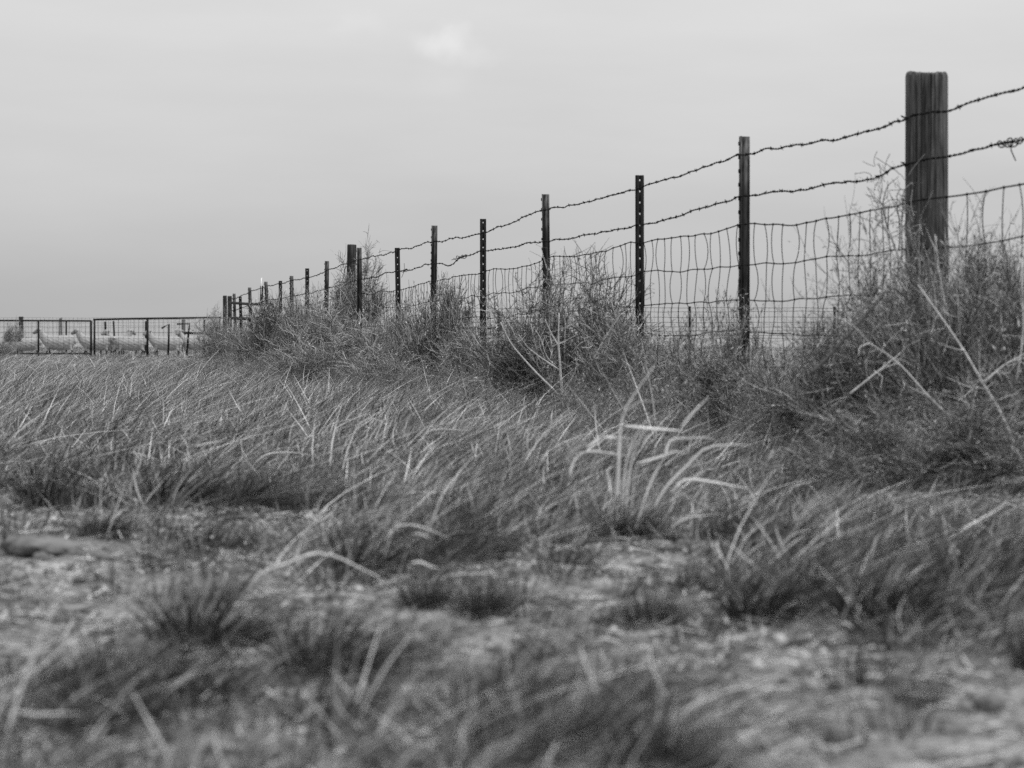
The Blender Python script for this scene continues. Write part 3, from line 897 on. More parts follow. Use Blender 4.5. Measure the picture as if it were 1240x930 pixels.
# ------------------------------------------------------------------ sheep
def sheep_mesh(seed, turn=0.0, head_up=1.0, step=0.0):
    g = np.random.default_rng(seed); mb = MB()
    xs = np.array([-.47, -.42, -.34, -.18, .02, .22, .36, .44, .48])
    ry = np.array([.06, .12, .155, .175, .19, .195, .175, .12, .05]); rz = np.array([.08, .15, .20, .215, .225, .225, .20, .14, .06])
    cz = np.array([.52, .50, .465, .44, .425, .43, .455, .49, .51])
    k = 20; a = np.arange(k) * 2 * np.pi / k
    v = np.concatenate([np.stack([np.full(k, xs[i]), ry[i] * np.cos(a), cz[i] + rz[i] * np.sin(a)], 1) for i in range(9)])
    q = np.arange(k)
    mb.add(v, [np.concatenate([np.stack([i * k + q, i * k + (q + 1) % k, (i + 1) * k + (q + 1) % k, (i + 1) * k + q], 1) for i in range(8)]), q[::-1][None], (8 * k + q)[None]])
    hz = .80 if head_up > .5 else .58
    neck = np.array([(-.34, 0, .50), (-.43, 0, .58 if head_up > .5 else .54), (-.50, 0, hz - .09), (-.54, 0, hz - .01)])
    mb.tube(neck, np.array([.15, .125, .095, .075]), 14)
    c0 = np.array([-.53, 0, hz])
    ct, sn = math.cos(turn), math.sin(turn)
    def hd(p):
        p = np.array(p, float) * np.array([1, 1, 1])
        return np.stack([p[:, 0] * ct - p[:, 1] * sn, p[:, 0] * sn + p[:, 1] * ct, p[:, 2]], 1) + c0
    mb.tube(hd([(.05, 0, .0), (-.02, 0, .012), (-.10, 0, -.025), (-.17, 0, -.07), (-.215, 0, -.095)]), np.array([.055, .078, .066, .05, .036]), 12)
    for s in (-1, 1):
        mb.tube(hd([(.0, s * .05, .03), (.0, s * .10, .035), (.01, s * .155, .0)]), np.array([.020, .030, .012]), 6)
    for s in (-1, 1):
        d = step * s
        mb.tube(np.array([(-.29, s * .09, .40), (-.30 + d * .3, s * .095, .24), (-.30 + d, s * .095, .13), (-.30 + d, s * .095, .02)]), np.array([.07, .038, .026, .027]), 8)
        mb.tube(np.array([(.33, s * .09, .42), (.34 - d * .3, s * .10, .27), (.40 - d, s * .10, .17), (.37 - d, s * .10, .02)]), np.array([.095, .055, .028, .027]), 8)
    mb.tube(np.array([(.45, 0, .56), (.50, 0, .48), (.50, 0, .38)]), np.array([.035, .035, .022]), 8)
    me = mb.mesh('sheep_raw')
    ob = bpy.data.objects.new('sheep_raw', me); COL.objects.link(ob)
    m1 = ob.modifiers.new('r', 'REMESH'); m1.mode = 'VOXEL'; m1.voxel_size = .016
    m2 = ob.modifiers.new('s', 'SMOOTH'); m2.iterations = 4; m2.factor = .5
    dg = bpy.context.evaluated_depsgraph_get()
    out = bpy.data.meshes.new_from_object(ob.evaluated_get(dg))
    bpy.data.objects.remove(ob); bpy.data.meshes.remove(me)
    out.name = 'sheep'
    out.materials.clear()
    for q in ('wool', 'face', 'hoofleg'): out.materials.append(M[q])
    n = len(out.vertices); co = np.empty(n * 3, np.float32); out.vertices.foreach_get('co', co); co = co.reshape(-1, 3)
    hp = (co - c0) ; inv = np.stack([hp[:, 0] * ct + hp[:, 1] * sn, -hp[:, 0] * sn + hp[:, 1] * ct, hp[:, 2]], 1)
    face_v = (inv[:, 0] < -.06) & (inv[:, 2] < .1) & (np.abs(inv[:, 1]) < .09) & (co[:, 0] < -.42)
    leg_v = co[:, 2] < .20
    wool_v = ~(face_v | leg_v)
    # woolly lumps
    lump = .010 * (np.sin(co[:, 0] * 62 + seed) * np.sin(co[:, 1] * 57) + np.sin(co[:, 2] * 66 + co[:, 0] * 30)) * wool_v
    cen = np.array([0, 0, .47]); dirn = unit((co - cen) * np.array([.25, 1, 1]))
    co = co + dirn * lump[:, None] * .3
    out.vertices.foreach_set('co', co.astype(np.float32).ravel())
    mi = []
    for p in out.polygons:
        a0 = p.vertices[0]
        mi.append(1 if face_v[a0] else (2 if leg_v[a0] else 0))
    out.polygons.foreach_set('material_index', np.array(mi, np.int32)); out.polygons.foreach_set('use_smooth', np.ones(len(mi), bool))
    out.update()
    eyes = []
    for s in (-1, 1):
        eyes.append(hd([(-.085, s * .062, .012)])[0])
    return out, eyes
SH = [sheep_mesh(1, 0, 1, .03), sheep_mesh(2, -.15, 1, -.05), sheep_mesh(3, .75, 1, .02), sheep_mesh(4, .25, .2, .04), sheep_mesh(5, 1.25, 1, .0)]
em = MB(); em.tube(np.array([(0, -.006, 0), (0, .006, 0)]), .013, 8)
EYE = em.mesh('eye', M['eye'])
# variant, photo column of the body centre, distance, scale, turn about z, label
FLOCK = [(3, 31, 82.6, 1.02, .05, 'white sheep in front of the dark wooden stake, its head lowest of the row'),
         (0, 71, 82.0, 1.14, 0, 'white sheep standing side-on under the panel with its head by the panel upright'),
         (1, 116, 83.0, 1.12, 0, 'white sheep crossing behind the dark upright where panel and gate meet'),
         (2, 150, 86.5, 1.10, 0, 'sheep mostly hidden in back, head showing between the two leaning stakes'),
         (3, 158, 83.0, 1.08, .1, 'white sheep left of the gate centre upright with dark hind leg stretched out'),
         (2, 137, 87.0, 1.12, math.pi, 'sheep behind the others, pale face peering over a back left of the gate centre upright'),
         (2, 201, 83.2, 1.08, .05, 'greyish sheep behind the number 1, face turned aside with dark ear'),
         (4, 238, 83.6, 1.10, .1, 'white sheep behind the number 7, face towards the camera, half hidden by a bush')]
for v_, X, z, s, rz, lab in FLOCK:
    me, eyes = SH[v_]
    x = GX(X, z)
    o = link('sheep', me, None, (x, z, g1(x, z) + .005)); o.scale = (s, s, s * .97); o.rotation_euler = (0, 0, rz)
    tag(o, lab, 'sheep', 'white sheep penned behind the gate')
    for e in eyes:
        q = link('eye', EYE, o, e)

# ------------------------------------------------------------------ shrubs and tumbleweeds along the fence
def interp_pts(P, t):
    """P (N,K,3), t (N,) in 0..1 -> points and tangents"""
    K = P.shape[1]; s = np.clip(t, 0, .999) * (K - 1); i = s.astype(int); fr = (s - i)[:, None]
    n = np.arange(len(P))
    a, b = P[n, i], P[n, i + 1]
    return a + (b - a) * fr, unit(b - a)
def shrub(seed, n1, n2, n3, nleaf, spread=1.0, ball=False, curl=.3, upright=.35, l2=.42, l3=.15, r3=.0018, leaf=(.018, .0022), core=.25, low=.22):
    """shrub about 1 m high and 1 m across. Returns stem meshes data and twig arrays"""
    g = np.random.default_rng(seed); K = 9; t = np.linspace(0, 1, K)
    az = np.arange(n1) * 2.39996 + g.normal(0, .3, n1)
    inc = np.sqrt(np.linspace(.02, 1, n1)) * R(78) * spread
    d = np.stack([np.cos(az) * np.sin(inc), np.sin(az) * np.sin(inc), np.cos(inc)], 1)
    Ln = 1 / np.sqrt((np.sin(inc) / .5) ** 2 * (1 if not ball else 1) + np.cos(inc) ** 2) * g.uniform(.7, 1.0, n1)
    up = np.array([0, 0, 1.])
    base = np.stack([g.normal(0, .02, n1), g.normal(0, .02, n1), np.full(n1, -.02 if not ball else .1)], 1)
    if ball:
        P1 = base[:, None] + Ln[:, None, None] * (d[:, None] * t[None, :, None] + up * upright * (t ** 2 - t * .5)[None, :, None] * np.sin(inc)[:, None, None])
    else:
        # stems reach out first and then turn up to the shell of an egg-shaped crown
        ez = 1 - (1 - low) * (np.arange(n1) + .5) / n1
        er = .5 * np.sqrt(np.clip(1 - ((ez - .46) / .58) ** 2, .03, 1)) * g.uniform(.45, 1.0, n1) * spread
        ez = ez * g.uniform(.82, 1.0, n1)
        hor = np.stack([np.cos(az), np.sin(az)], 1) * er[:, None]
        P1 = np.empty((n1, K, 3))
        P1[:, :, :2] = base[:, None, :2] + hor[:, None] * (1 - (1 - t) ** 1.7)[None, :, None]
        P1[:, :, 2] = base[:, 2][:, None] + ez[:, None] * (t ** 1.15)[None]
    P1 += np.cumsum(g.normal(0, .006, P1.shape), 1) * (t > 0)[None, :, None]
    r1 = .0095 * (1 - .75 * t)[None] * g.uniform(.6, 1.3, n1)[:, None]
    def child(P, n, tlo, length, mix, K, cv):
        i = g.permutation(len(P))[(len(P) * g.uniform(0, 1, n) ** 1.7).astype(int)]; tt = g.uniform(tlo, 1, n)
        b, tan = interp_pts(P[i], tt)
        dd = unit(tan * mix + g.normal(0, 1, (n, 3)) * (1 - mix) + up * .25 * (1 - mix))
        ln = length * g.uniform(.35, 1.15, n)
        t = np.linspace(0, 1, K)
        side = unit(np.cross(dd, g.normal(0, 1, (n, 3))))
        return b[:, None] + ln[:, None, None] * (dd[:, None] * t[None, :, None] + side[:, None] * (cv * g.uniform(0, 1, n))[:, None, None] * (t ** 2)[None, :, None] + up * .18 * (t ** 2)[None, :, None])
    P2 = child(P1, n2, core, l2, .62, 5, curl)
    P3 = child(P2, n3, .1, l3, .5, 4, curl * 1.4)
    mb = MB()
    def clampz(P): P[:, :, 2] = np.maximum(P[:, :, 2], .004); return P
    mb.add(*tubes(clampz(P2), .0026 * (1 - .6 * np.linspace(0, 1, 5))[None] * g.uniform(.6, 1.2, n2)[:, None], 3))
    mb.add(*tubes(clampz(P3), r3 * (1 - .55 * np.linspace(0, 1, 4))[None] * g.uniform(.6, 1.3, n3)[:, None], 3))
    lv = None
    if nleaf:
        i = g.integers(0, n3, nleaf); b, tan = interp_pts(P3[i], g.uniform(.05, 1, nleaf))
        dd = unit(tan * .6 + g.normal(0, .6, (nleaf, 3)) + up * .2)
        ln = leaf[0] * g.uniform(.5, 1.4, nleaf); K = 3; t = np.linspace(0, 1, K)
        P = b[:, None] + ln[:, None, None] * dd[:, None] * t[None, :, None]
        W = leaf[1] * np.array([.5, 1, .15])[None] * g.uniform(.6, 1.3, nleaf)[:, None]
        lv = ribbons(P, W, unit(np.cross(dd, g.normal(0, 1, (nleaf, 3)))))
    return P1, r1, mb, lv
def shrub_kind(name, twig_m, stem_m, **kw):
    P1, r1, mb, lv = shrub(**kw)
    stems = []
    for i in range(len(P1)):
        q = MB(); q.tube(P1[i], r1[i], 5); stems.append(q.mesh('stem', M[stem_m], True))
    leaves = MB().add(*lv).mesh('leaves', M[twig_m]) if lv is not None else None
    return stems, mb.mesh('twigs', M[twig_m]), leaves
KINDS = {
    'fuzzy': shrub_kind('fuzzy', 'twig', 'stem', seed=1, n1=26, r3=.0023, n2=800, n3=8000, nleaf=6000, leaf=(.022, .003), upright=.35, l2=.30, l3=.13, curl=.35, core=.35),
    'fuzzy2': shrub_kind('fuzzy2', 'twig', 'stem', seed=2, n1=18, r3=.0034, n2=560, n3=4600, nleaf=3500, leaf=(.03, .0045), upright=.4, l2=.32, l3=.13, curl=.3, spread=.85, core=.35),
    'mound': shrub_kind('mound', 'twigpale', 'stem', seed=3, n1=16, r3=.0032, n2=480, n3=4400, nleaf=1800, leaf=(.03, .0045), upright=.25, l2=.45, l3=.16, curl=.7),
    'tumble': shrub_kind('tumble', 'twigpale', 'stem', seed=4, n1=14, r3=.0052, n2=420, n3=4600, nleaf=0, upright=.5, l2=.40, l3=.15, curl=.9, spread=1.3, ball=True),
    'weed': shrub_kind('weed', 'twigdark', 'stemdark', seed=5, n1=9, n2=150, n3=1500, nleaf=5200, upright=.7, l2=.36, l3=.13, curl=.3, spread=.75, leaf=(.034, .0036)),
    'leafy': shrub_kind('leafy', 'twigdark', 'stemdark', seed=6, n1=13, n2=600, n3=7000, nleaf=12000, upright=.45, l2=.42, l3=.15, curl=.5, leaf=(.026, .0026)),
    'leafy2': shrub_kind('leafy2', 'twig', 'stem', seed=7, n1=12, n2=560, n3=7000, nleaf=12000, upright=.6, l2=.42, l3=.16, curl=.45, leaf=(.026, .0026)),
}
def put_shrub(kind, name, X, z, wpx, top, label, cat='shrub', group='dry shrubs along the fence foot', rz=0, lift=None, depth=1.0, x=None, tilt=0):
    """shrub centred on photo column X at distance z, wpx wide, its top at row top"""
    stems, tw, lv = KINDS[kind]
    x = (X - CX) / F * z; gz = g1(x, z)
    hgt = H + (HY - top) / F * z - gz
    wd = wpx / F * z
    base = gz
    if lift is not None:
        base = H + (HY - lift) / F * z; hgt = H + (HY - top) / F * z - base
    e = empty(name, (x, z, base), rz, label, cat, group)
    e.rotation_euler = (0, tilt, rz)
    e.scale = (wd, wd * depth, hgt)
    link('twigs', tw, e)['kind'] = 'stuff'
    if lv is not None: link('leaves', lv, e)['kind'] = 'stuff'
    for s in stems: link('stem', s, e)
    return e
def wstem(parent, pts, r, m='stem', name='bleached_stem', z=None, taper=.35):
    """extra stem along points of the place, as a child of parent"""
    P = np.array(pts, float)
    s = np.linspace(0, 1, len(P)); tt = np.linspace(0, 1, 14)
    Q = np.stack([np.interp(tt, s, P[:, k]) for k in range(3)], 1)
    Q[1:-1] = Q[1:-1] * .5 + .25 * (Q[:-2] + Q[2:])
    mb = MB(); mb.tube(Q, r * (1 - (1 - taper) * tt), 5)
    me = mb.mesh(name, M[m], True)
    o = bpy.data.objects.new(name, me); COL.objects.link(o)
    o.parent = parent
    bpy.context.view_layer.update()
    o.matrix_parent_inverse = parent.matrix_world.inverted()
    return o
A = put_shrub('fuzzy', 'dry_shrub', 690, 14.2, 215, 330, 'big round grey shrub with pale forked stems before the fence at mid picture', rz=.4)
for pts, r in (([(681, 480), (679, 454), (676, 414), (677, 379)], .008), ([(681, 482), (647, 449), (619, 417), (606, 390)], .006), ([(681, 482), (659, 491), (634, 497), (600, 501)], .006),
               ([(682, 480), (706, 461), (716, 440), (722, 420)], .005), ([(677, 420), (668, 405), (660, 387)], .005), ([(716, 440), (735, 405), (753, 379)], .006), ([(676, 447), (655, 433), (639, 421), (628, 405)], .004),
               ([(681, 482), (683, 497), (684, 512)], .008), ([(681, 478), (697, 450), (700, 425)], .004), ([(720, 436), (742, 418), (765, 405)], .004)):
    zz = 13.5
    wstem(A, [at(X, Y, zz - .03 * i) for i, (X, Y) in enumerate(pts)], r)
put_shrub('fuzzy2', 'dry_shrub', 540, 19.6, 104, 345, 'upright grey shrub between the second and third dark punched posts', rz=1.2)
put_shrub('mound', 'dry_shrub', 478, 21.6, 92, 378, 'pale tangled low shrub left of the upright grey shrub', rz=.3)
put_shrub('tumble', 'tumbleweed', 434, 26.3, 54, 310, 'round tumbleweed caught high in the wire at the slim wooden post', 'tumbleweed', None, rz=.5, lift=392)
put_shrub('mound', 'dry_shrub', 420, 25.0, 112, 376, 'broad pale shrub heaped below the slim wooden post', rz=2.1)
put_shrub('fuzzy', 'dry_shrub', 372, 28.5, 92, 362, 'grey shrub just left of the slim wooden post', rz=2.9)
put_shrub('fuzzy2', 'dry_shrub', 340, 31.0, 86, 362, 'grey shrub burying the posts of the far corner brace', rz=3.7)
put_shrub('mound', 'dry_shrub', 312, 34, 70, 392, 'low pale shrub in front of the corner brace rails', rz=4.2)
put_shrub('mound', 'dry_shrub', 262, 41, 64, 386, 'small grey shrub at the foot of the close pair of gate posts', rz=1.0)
put_shrub('fuzzy', 'dry_shrub', 285, 38, 50, 398, 'shrub at the very foot of the last steel post of the fence', rz=5.0)
put_shrub('mound', 'dry_shrub', 392, 22.5, 110, 410, 'low pale tangle in the grass before the broad shrub', rz=5.2)
put_shrub('mound', 'dry_shrub', 455, 19.0, 100, 425, 'low sprawling tangle in front of the pale tangled shrub', rz=.8)
put_shrub('mound', 'dry_shrub', 586, 17.4, 100, 402, 'low pale shrub at the foot of the dark post beside the big round shrub', rz=1.9)
put_shrub('fuzzy2', 'dry_shrub', 622, 15.8, 80, 412, 'small grey shrub against the left side of the big round shrub', rz=4.4)
put_shrub('mound', 'dry_shrub', 770, 12.9, 130, 398, 'low tangled shrub against the right side of the big round shrub', rz=3.3)
put_shrub('weed', 'leafy_weed', 835, 12.2, 110, 372, 'thin leafy weed rising in front of the woven wire between two steel posts', 'weed', 'leafy weeds in the wire', rz=.6)
put_shrub('weed', 'leafy_weed', 897, 11.55, 118, 345, 'dark leafy weed clasping the steel post left of the thick wooden post', 'weed', 'leafy weeds in the wire', rz=2.2)
put_shrub('fuzzy2', 'dry_shrub', 890, 10.9, 130, 432, 'low grey shrub before the dark leafy weed at the steel post', rz=2.6)
put_shrub('leafy', 'leafy_shrub', 1010, 9.3, 210, 400, 'dark spreading leafy shrub left of the thick wooden post', group='large shrubs round the wooden post', rz=1.1)
B = put_shrub('leafy2', 'leafy_shrub', 1110, 8.75, 240, 312, 'largest leafy shrub wrapped round the foot of the thick wooden post', group='large shrubs round the wooden post', rz=.2)
put_shrub('leafy', 'leafy_shrub', 1215, 8.2, 230, 328, 'tall dark leafy shrub cut by the right edge of the photo', group='large shrubs round the wooden post', rz=4.0)
put_shrub('leafy', 'leafy_shrub', 1110, 7.35, 280, 492, 'low dark shrub in deep shade before the largest leafy shrub', group='large shrubs round the wooden post', rz=2.7)
put_shrub('leafy2', 'leafy_shrub', 1180, 9.6, 200, 330, 'leafy shrub behind the wire right of the thick wooden post', group='large shrubs round the wooden post', rz=5.1)
for pts, r, m, zz in (([(1242, 575), (1215, 504), (1192, 465), (1170, 423), (1112, 346)], .0060, 'stem', 7.72), ([(1202, 545), (1131, 491), (1086, 436), (1055, 415)], .0042, 'stem', 7.75),
                      ([(984, 454), (1015, 417), (1047, 382), (1073, 352)], .007, 'stemdark', 7.9), ([(1030, 475), (1070, 446), (1092, 425)], .004, 'stem', 8.2),
                      ([(956, 556), (1000, 548), (1040, 540), (1075, 548)], .006, 'stemdark', 7.8), ([(1192, 465), (1215, 445), (1245, 425)], .0038, 'stem', 7.72),
                      ([(1125, 470), (1150, 400), (1146, 350), (1130, 285)], .0034, 'stem', 8.3), ([(1228, 500), (1240, 400), (1236, 310)], .005, 'stem', 8.0)):
    gS = np.random.default_rng(int(pts[0][0] * 7 + pts[0][1]))
    Pw = [at(X, Y, zz) + gS.normal(0, .006, 3) for X, Y in pts]
    if pts[0][1] > 540:        # rooted in the soil
        b0 = Pw[0] + np.array([.03, .02, 0]); Pw = [np.array([b0[0] + .04, b0[1], g1(b0[0] + .04, b0[1]) - .01])] + Pw
    wstem(B, Pw, r, m, 'bleached_stem' if m == 'stem' else 'dark_stem')
    for q in range(7):         # side twigs
        k_ = gS.integers(0, len(Pw) - 1); t_ = gS.uniform(); p_ = Pw[k_] * (1 - t_) + Pw[k_ + 1] * t_
        d_ = unit(unit(Pw[k_ + 1] - Pw[k_]) * .8 + gS.normal(0, .7, 3)); l_ = gS.uniform(.04, .13)
        wstem(B, [p_, p_ + d_ * l_ * .5 + gS.normal(0, .008, 3), p_ + d_ * l_ + gS.normal(0, .02, 3)], r * .35, m, 'side_twig')
# dry weed stalk reaching up beside the wooden post
zO = 9.05
gO = np.random.default_rng(77)
O_ = empty('dry_weed', tuple(at(1100, 600, zO)), 0, 'tall dead weed with a crooked branching stem left of the thick wooden post', 'weed')
O_.location = Vector((at(1100, 400, zO)[0], zO, g1(at(1100, 400, zO)[0], zO)))
wstem(O_, [at(1108, 480, zO), at(1100, 352, zO), at(1090, 312, zO), at(1076, 280, zO), at(1064, 266, zO), at(1053, 263, zO)], .0065, 'stem', 'stem')
wstem(O_, [at(1076, 280, zO), at(1068, 250, zO), at(1074, 225, zO), at(1088, 214, zO)], .003, 'stemdark', 'stem')
wstem(O_, [at(1092, 318, zO), at(1092, 260, zO), at(1098, 222, zO)], .0028, 'stemdark', 'stem')
wstem(O_, [at(1072, 250, zO), at(1058, 238, zO), at(1048, 236, zO)], .002, 'stemdark', 'stem')
nT = 150
tp = np.stack([at(gO.uniform(1055, 1108), gO.normal(262, 26), zO + gO.normal(0, .05)) for _ in range(nT)])
dT = unit(gO.normal(0, 1, (nT, 3)) + np.array([0, 0, .6])); tt = np.linspace(0, 1, 4)
PT = tp[:, None] + (gO.uniform(.02, .085, nT))[:, None, None] * (dT[:, None] * tt[None, :, None] + gO.normal(0, .35, (nT, 1, 3)) * (tt ** 2)[None, :, None])
v, f = tubes(PT, .0013 * np.ones((nT, 4)), 3)
o = link('twigs', mesh_from('twigs', v - np.array(O_.location), f, M['twigdark']), O_); o['kind'] = 'stuff'
# shrubs by the pen
put_shrub('tumble', 'tumbleweed', 17, 77.2, 20, 392, 'tumbleweed stuck against the wooden stake at the far left of the pen', 'tumbleweed', None, rz=1.0, lift=414)
put_shrub('mound', 'dry_shrub', 3, 76.5, 26, 414, 'dry shrub outside the pen panel at the left edge of the photo', rz=.9)
# weeds filling the foot of the fence
def weed_mesh(name, seed, m):
    P1, r1, mb, lv = shrub(seed=seed, n1=7, n2=60, n3=420, nleaf=500, upright=.6, l2=.4, l3=.2, curl=.5, r3=.0022, leaf=(.05, .005))
    mb.add(*tubes(P1, r1, 3)); mb.add(*lv)
    return mb.mesh(name, M[m])
weed_src = source_collection('fence_weed', [weed_mesh('fence_weed_0', 201, 'twig'), weed_mesh('fence_weed_1', 202, 'twigpale'), weed_mesh('fence_weed_2', 203, 'twigdark')])
n = 620
yy = rng.uniform(0, 1, n) ** .8 * 35 + 7.4
xx = fence_x(yy) - .35 + rng.normal(0, .42, n)
sc = rng.uniform(.14, .34, n) * np.interp(yy, [7, 12, 30, 44], [.8, .9, 1, .8])
scatter('fence_weeds', np.stack([xx, yy, ground(xx, yy)], 1), rng.integers(0, 3, n), np.stack([rng.normal(0, .12, n), .12 + rng.normal(0, .12, n), rng.uniform(0, 6.28, n)], 1),
        np.stack([sc * 1.1, sc * 1.1, sc * rng.uniform(.7, 1.15, n)], 1), weed_src, 'tangled dry weeds filling the foot of the fence between the shrubs')

# ------------------------------------------------------------------ bunch grass on the bare foreground
def bunch_parts(seed, lean):
    """unit tuft about 1 high, 1 wide: dark inner blades and paler outer blades"""
    a = MB().add(*ribbons(*blade_batch(n=620, r=.42, h=.80, hs=.30, lean=lean, out_=.95, droop=.16, wid=.0095, K=6, seed=seed, wob=.28, taper=.55)))
    b = MB().add(*ribbons(*blade_batch(n=40, r=.22, h=.95, hs=.2, lean=lean * 1.3, out_=.8, droop=.3, wid=.0048, K=6, seed=seed + 1, wob=.2)))
    b.add(*ribbons(*blade_batch(n=130, r=.58, h=.55, hs=.25, lean=lean, out_=.9, droop=.85, wid=.006, K=6, seed=seed + 2, wob=.5)))
    return a.mesh('blades', M['bunch']), b.mesh('dry_blades', M['straw'])
BUN = [bunch_parts(500, .35), bunch_parts(510, .6), bunch_parts(520, .15), bunch_parts(530, .8)]
TUFTS = [(60, 618, 66, 84, 0, 'dark grass tuft by the left edge just above the dry clod of soil'),
         (125, 655, 40, 70, 1, 'small dark tuft right beside the dry clod of soil'),
         (215, 622, 60, 110, 1, 'dark-hearted tuft at the left end of the wide tuft row near the left edge'),
         (300, 620, 50, 120, 3, 'dark-hearted tuft at the right end of the wide tuft row near the left edge'),
         (250, 776, 92, 140, 0, 'large blurred dark tuft on the left, left of its close neighbour'),
         (398, 798, 92, 150, 3, 'large blurred dark tuft under the long folded straw'),
         (445, 698, 66, 120, 1, 'dark tuft directly behind the long folded straw'),
         (560, 684, 56, 90, 0, 'dark tuft in the middle, right of the long folded straw'),
         (515, 738, 56, 62, 2, 'small upright tuft at the tip of the long folded straw'),
         (588, 744, 62, 66, 2, 'small square upright tuft standing alone on bare soil'),
         (556, 640, 44, 50, 2, 'short dark tuft where the bent pale blades end'),
         (790, 752, 62, 70, 2, 'sparse tuft on bare soil below the tall pale clump'),
         (735, 752, 26, 34, 0, 'tiny dark tuft on the bare centre soil'),
         (930, 752, 66, 120, 1, 'leaning tuft at the left end of the right-hand grass bank'),
         (1078, 768, 92, 150, 1, 'tallest leaning dark tuft of the right-hand grass bank'),
         (990, 742, 66, 120, 3, 'leaning tuft between the end and tallest tufts of the right bank'),
         (1190, 720, 78, 160, 1, 'leaning tuft at the far right end of the right-hand grass bank'),
         (1110, 862, 36, 54, 0, 'small dark tuft alone on the bare soil at lower right'),
         (1246, 820, 70, 40, 2, 'dark tuft cut off by the right edge of the photo'),
         (600, 905, 90, 150, 0, 'blurred dark tuft at the bottom, left one of the bottom trio'),
         (690, 925, 100, 170, 1, 'blurred dark tuft at the bottom, middle one of the bottom trio'),
         (800, 945, 85, 140, 3, 'blurred dark tuft at the bottom, right one of the bottom trio'),
         (960, 610, 44, 80, 1, 'dark tuft below the dark spreading shrub'),
         (880, 660, 46, 70, 3, 'low tuft right of the tall pale clump')]
for X, Y, hp, wp, kd, lab in TUFTS:
    z = zof(Y); x = (X - CX) / F * z
    e = empty('grass_tuft', (x, z, g1(x, z)), rng.normal(0, .4), lab, 'grass tuft', 'dark grass tufts in the foreground')
    wd = wp / F * z * .95; hh_ = hp / F * z * 1.35
    e.scale = (wd, wd, hh_)
    link('blades', BUN[kd][0], e)['kind'] = 'stuff'; link('dry_blades', BUN[kd][1], e)['kind'] = 'stuff'

# smaller dark bunches mixed into the grass between those
bs = []
for i in range(3):
    q = MB(); q.add(*ribbons(*blade_batch(n=120, taper=.5, r=.42, h=.78, hs=.30, lean=.35 + .2 * i, out_=.6, droop=.16, wid=.012, K=5, seed=600 + i, wob=.3))); bs.append(q.mesh(f'small_bunch_{i}', M['bunch']))
bunch_src = source_collection('small_bunch', bs)
x, y = fan(1500, 3.0, 13)
kk = rng.uniform(0, 1, len(x)) < np.clip((cover(x, y) * 1.2 + .10) * (vnoise(x, y, .45, 41) > .45) * (.25 + .75 * (y < 9.5)), 0, 1)
x, y = x[kk], y[kk]; m_ = len(x); s_ = rng.uniform(.07, .15, m_)
scatter('dark_bunch_grass', np.stack([x, y, ground(x, y)], 1), rng.integers(0, 3, m_), np.stack([0 * x, 0 * x, rng.normal(0, .5, m_)], 1), np.stack([s_ * 1.3, s_ * 1.3, s_], 1), bunch_src,
        'small dark bunches of grass mixed through the paler foreground grass')

# ------------------------------------------------------------------ bleached bent stalks
def leaf_obj(parent, pts, z, wid, g, name='leaf', m='leafy', zj=.05):
    P = np.array([at(X, Y, z) for X, Y in pts]); P[:, 1] += np.linspace(0, 1, len(P)) * g.normal(0, zj) + g.normal(0, zj * .5)
    s = np.concatenate([[0], np.cumsum(np.linalg.norm(np.diff(P, axis=0), axis=1))]); K = 12
    tt = np.linspace(0, s[-1], K); Q = np.stack([np.interp(tt, s, P[:, k]) for k in range(3)], 1)
    Q[1:-1] = .6 * Q[1:-1] + .2 * (Q[:-2] + Q[2:])
    u = np.linspace(0, 1, K); W = wid * (.45 + .75 * np.sin(np.pi * np.clip(u * .85 + .1, 0, 1))) * (1 - .6 * u ** 3)
    tan = unit(np.gradient(Q, axis=0)); view = np.array([0, 1., .15]); side = unit(np.cross(tan, view) + g.normal(0, .25, 3)); nrm = unit(np.cross(side, tan))
    v = np.stack([Q - side * W[:, None], Q + nrm * (W * .35)[:, None], Q + side * W[:, None], Q + nrm * (W * .2)[:, None]], 1).reshape(-1, 3)
    i = np.arange(K - 1)[:, None] * 4; q = np.arange(4)[None]
    f = np.stack([i + q, i + (q + 1) % 4, i + 4 + (q + 1) % 4, i + 4 + q], -1).reshape(-1, 4)
    me = mesh_from(name, v - np.array(parent.location), [f, np.array([[3, 2, 1, 0]]), np.array([[0, 1, 2, 3]]) + (K - 1) * 4], M[m], True)
    return link(name, me, parent)
gL = np.random.default_rng(91)
zC = 5.72
pc = at(755, 655, zC)
CL = empty('pale_grass_clump', (pc[0], zC, g1(pc[0], zC)), 0, 'tall bleached grass clump with long pale leaves bent to the right, centre foreground', 'grass clump')
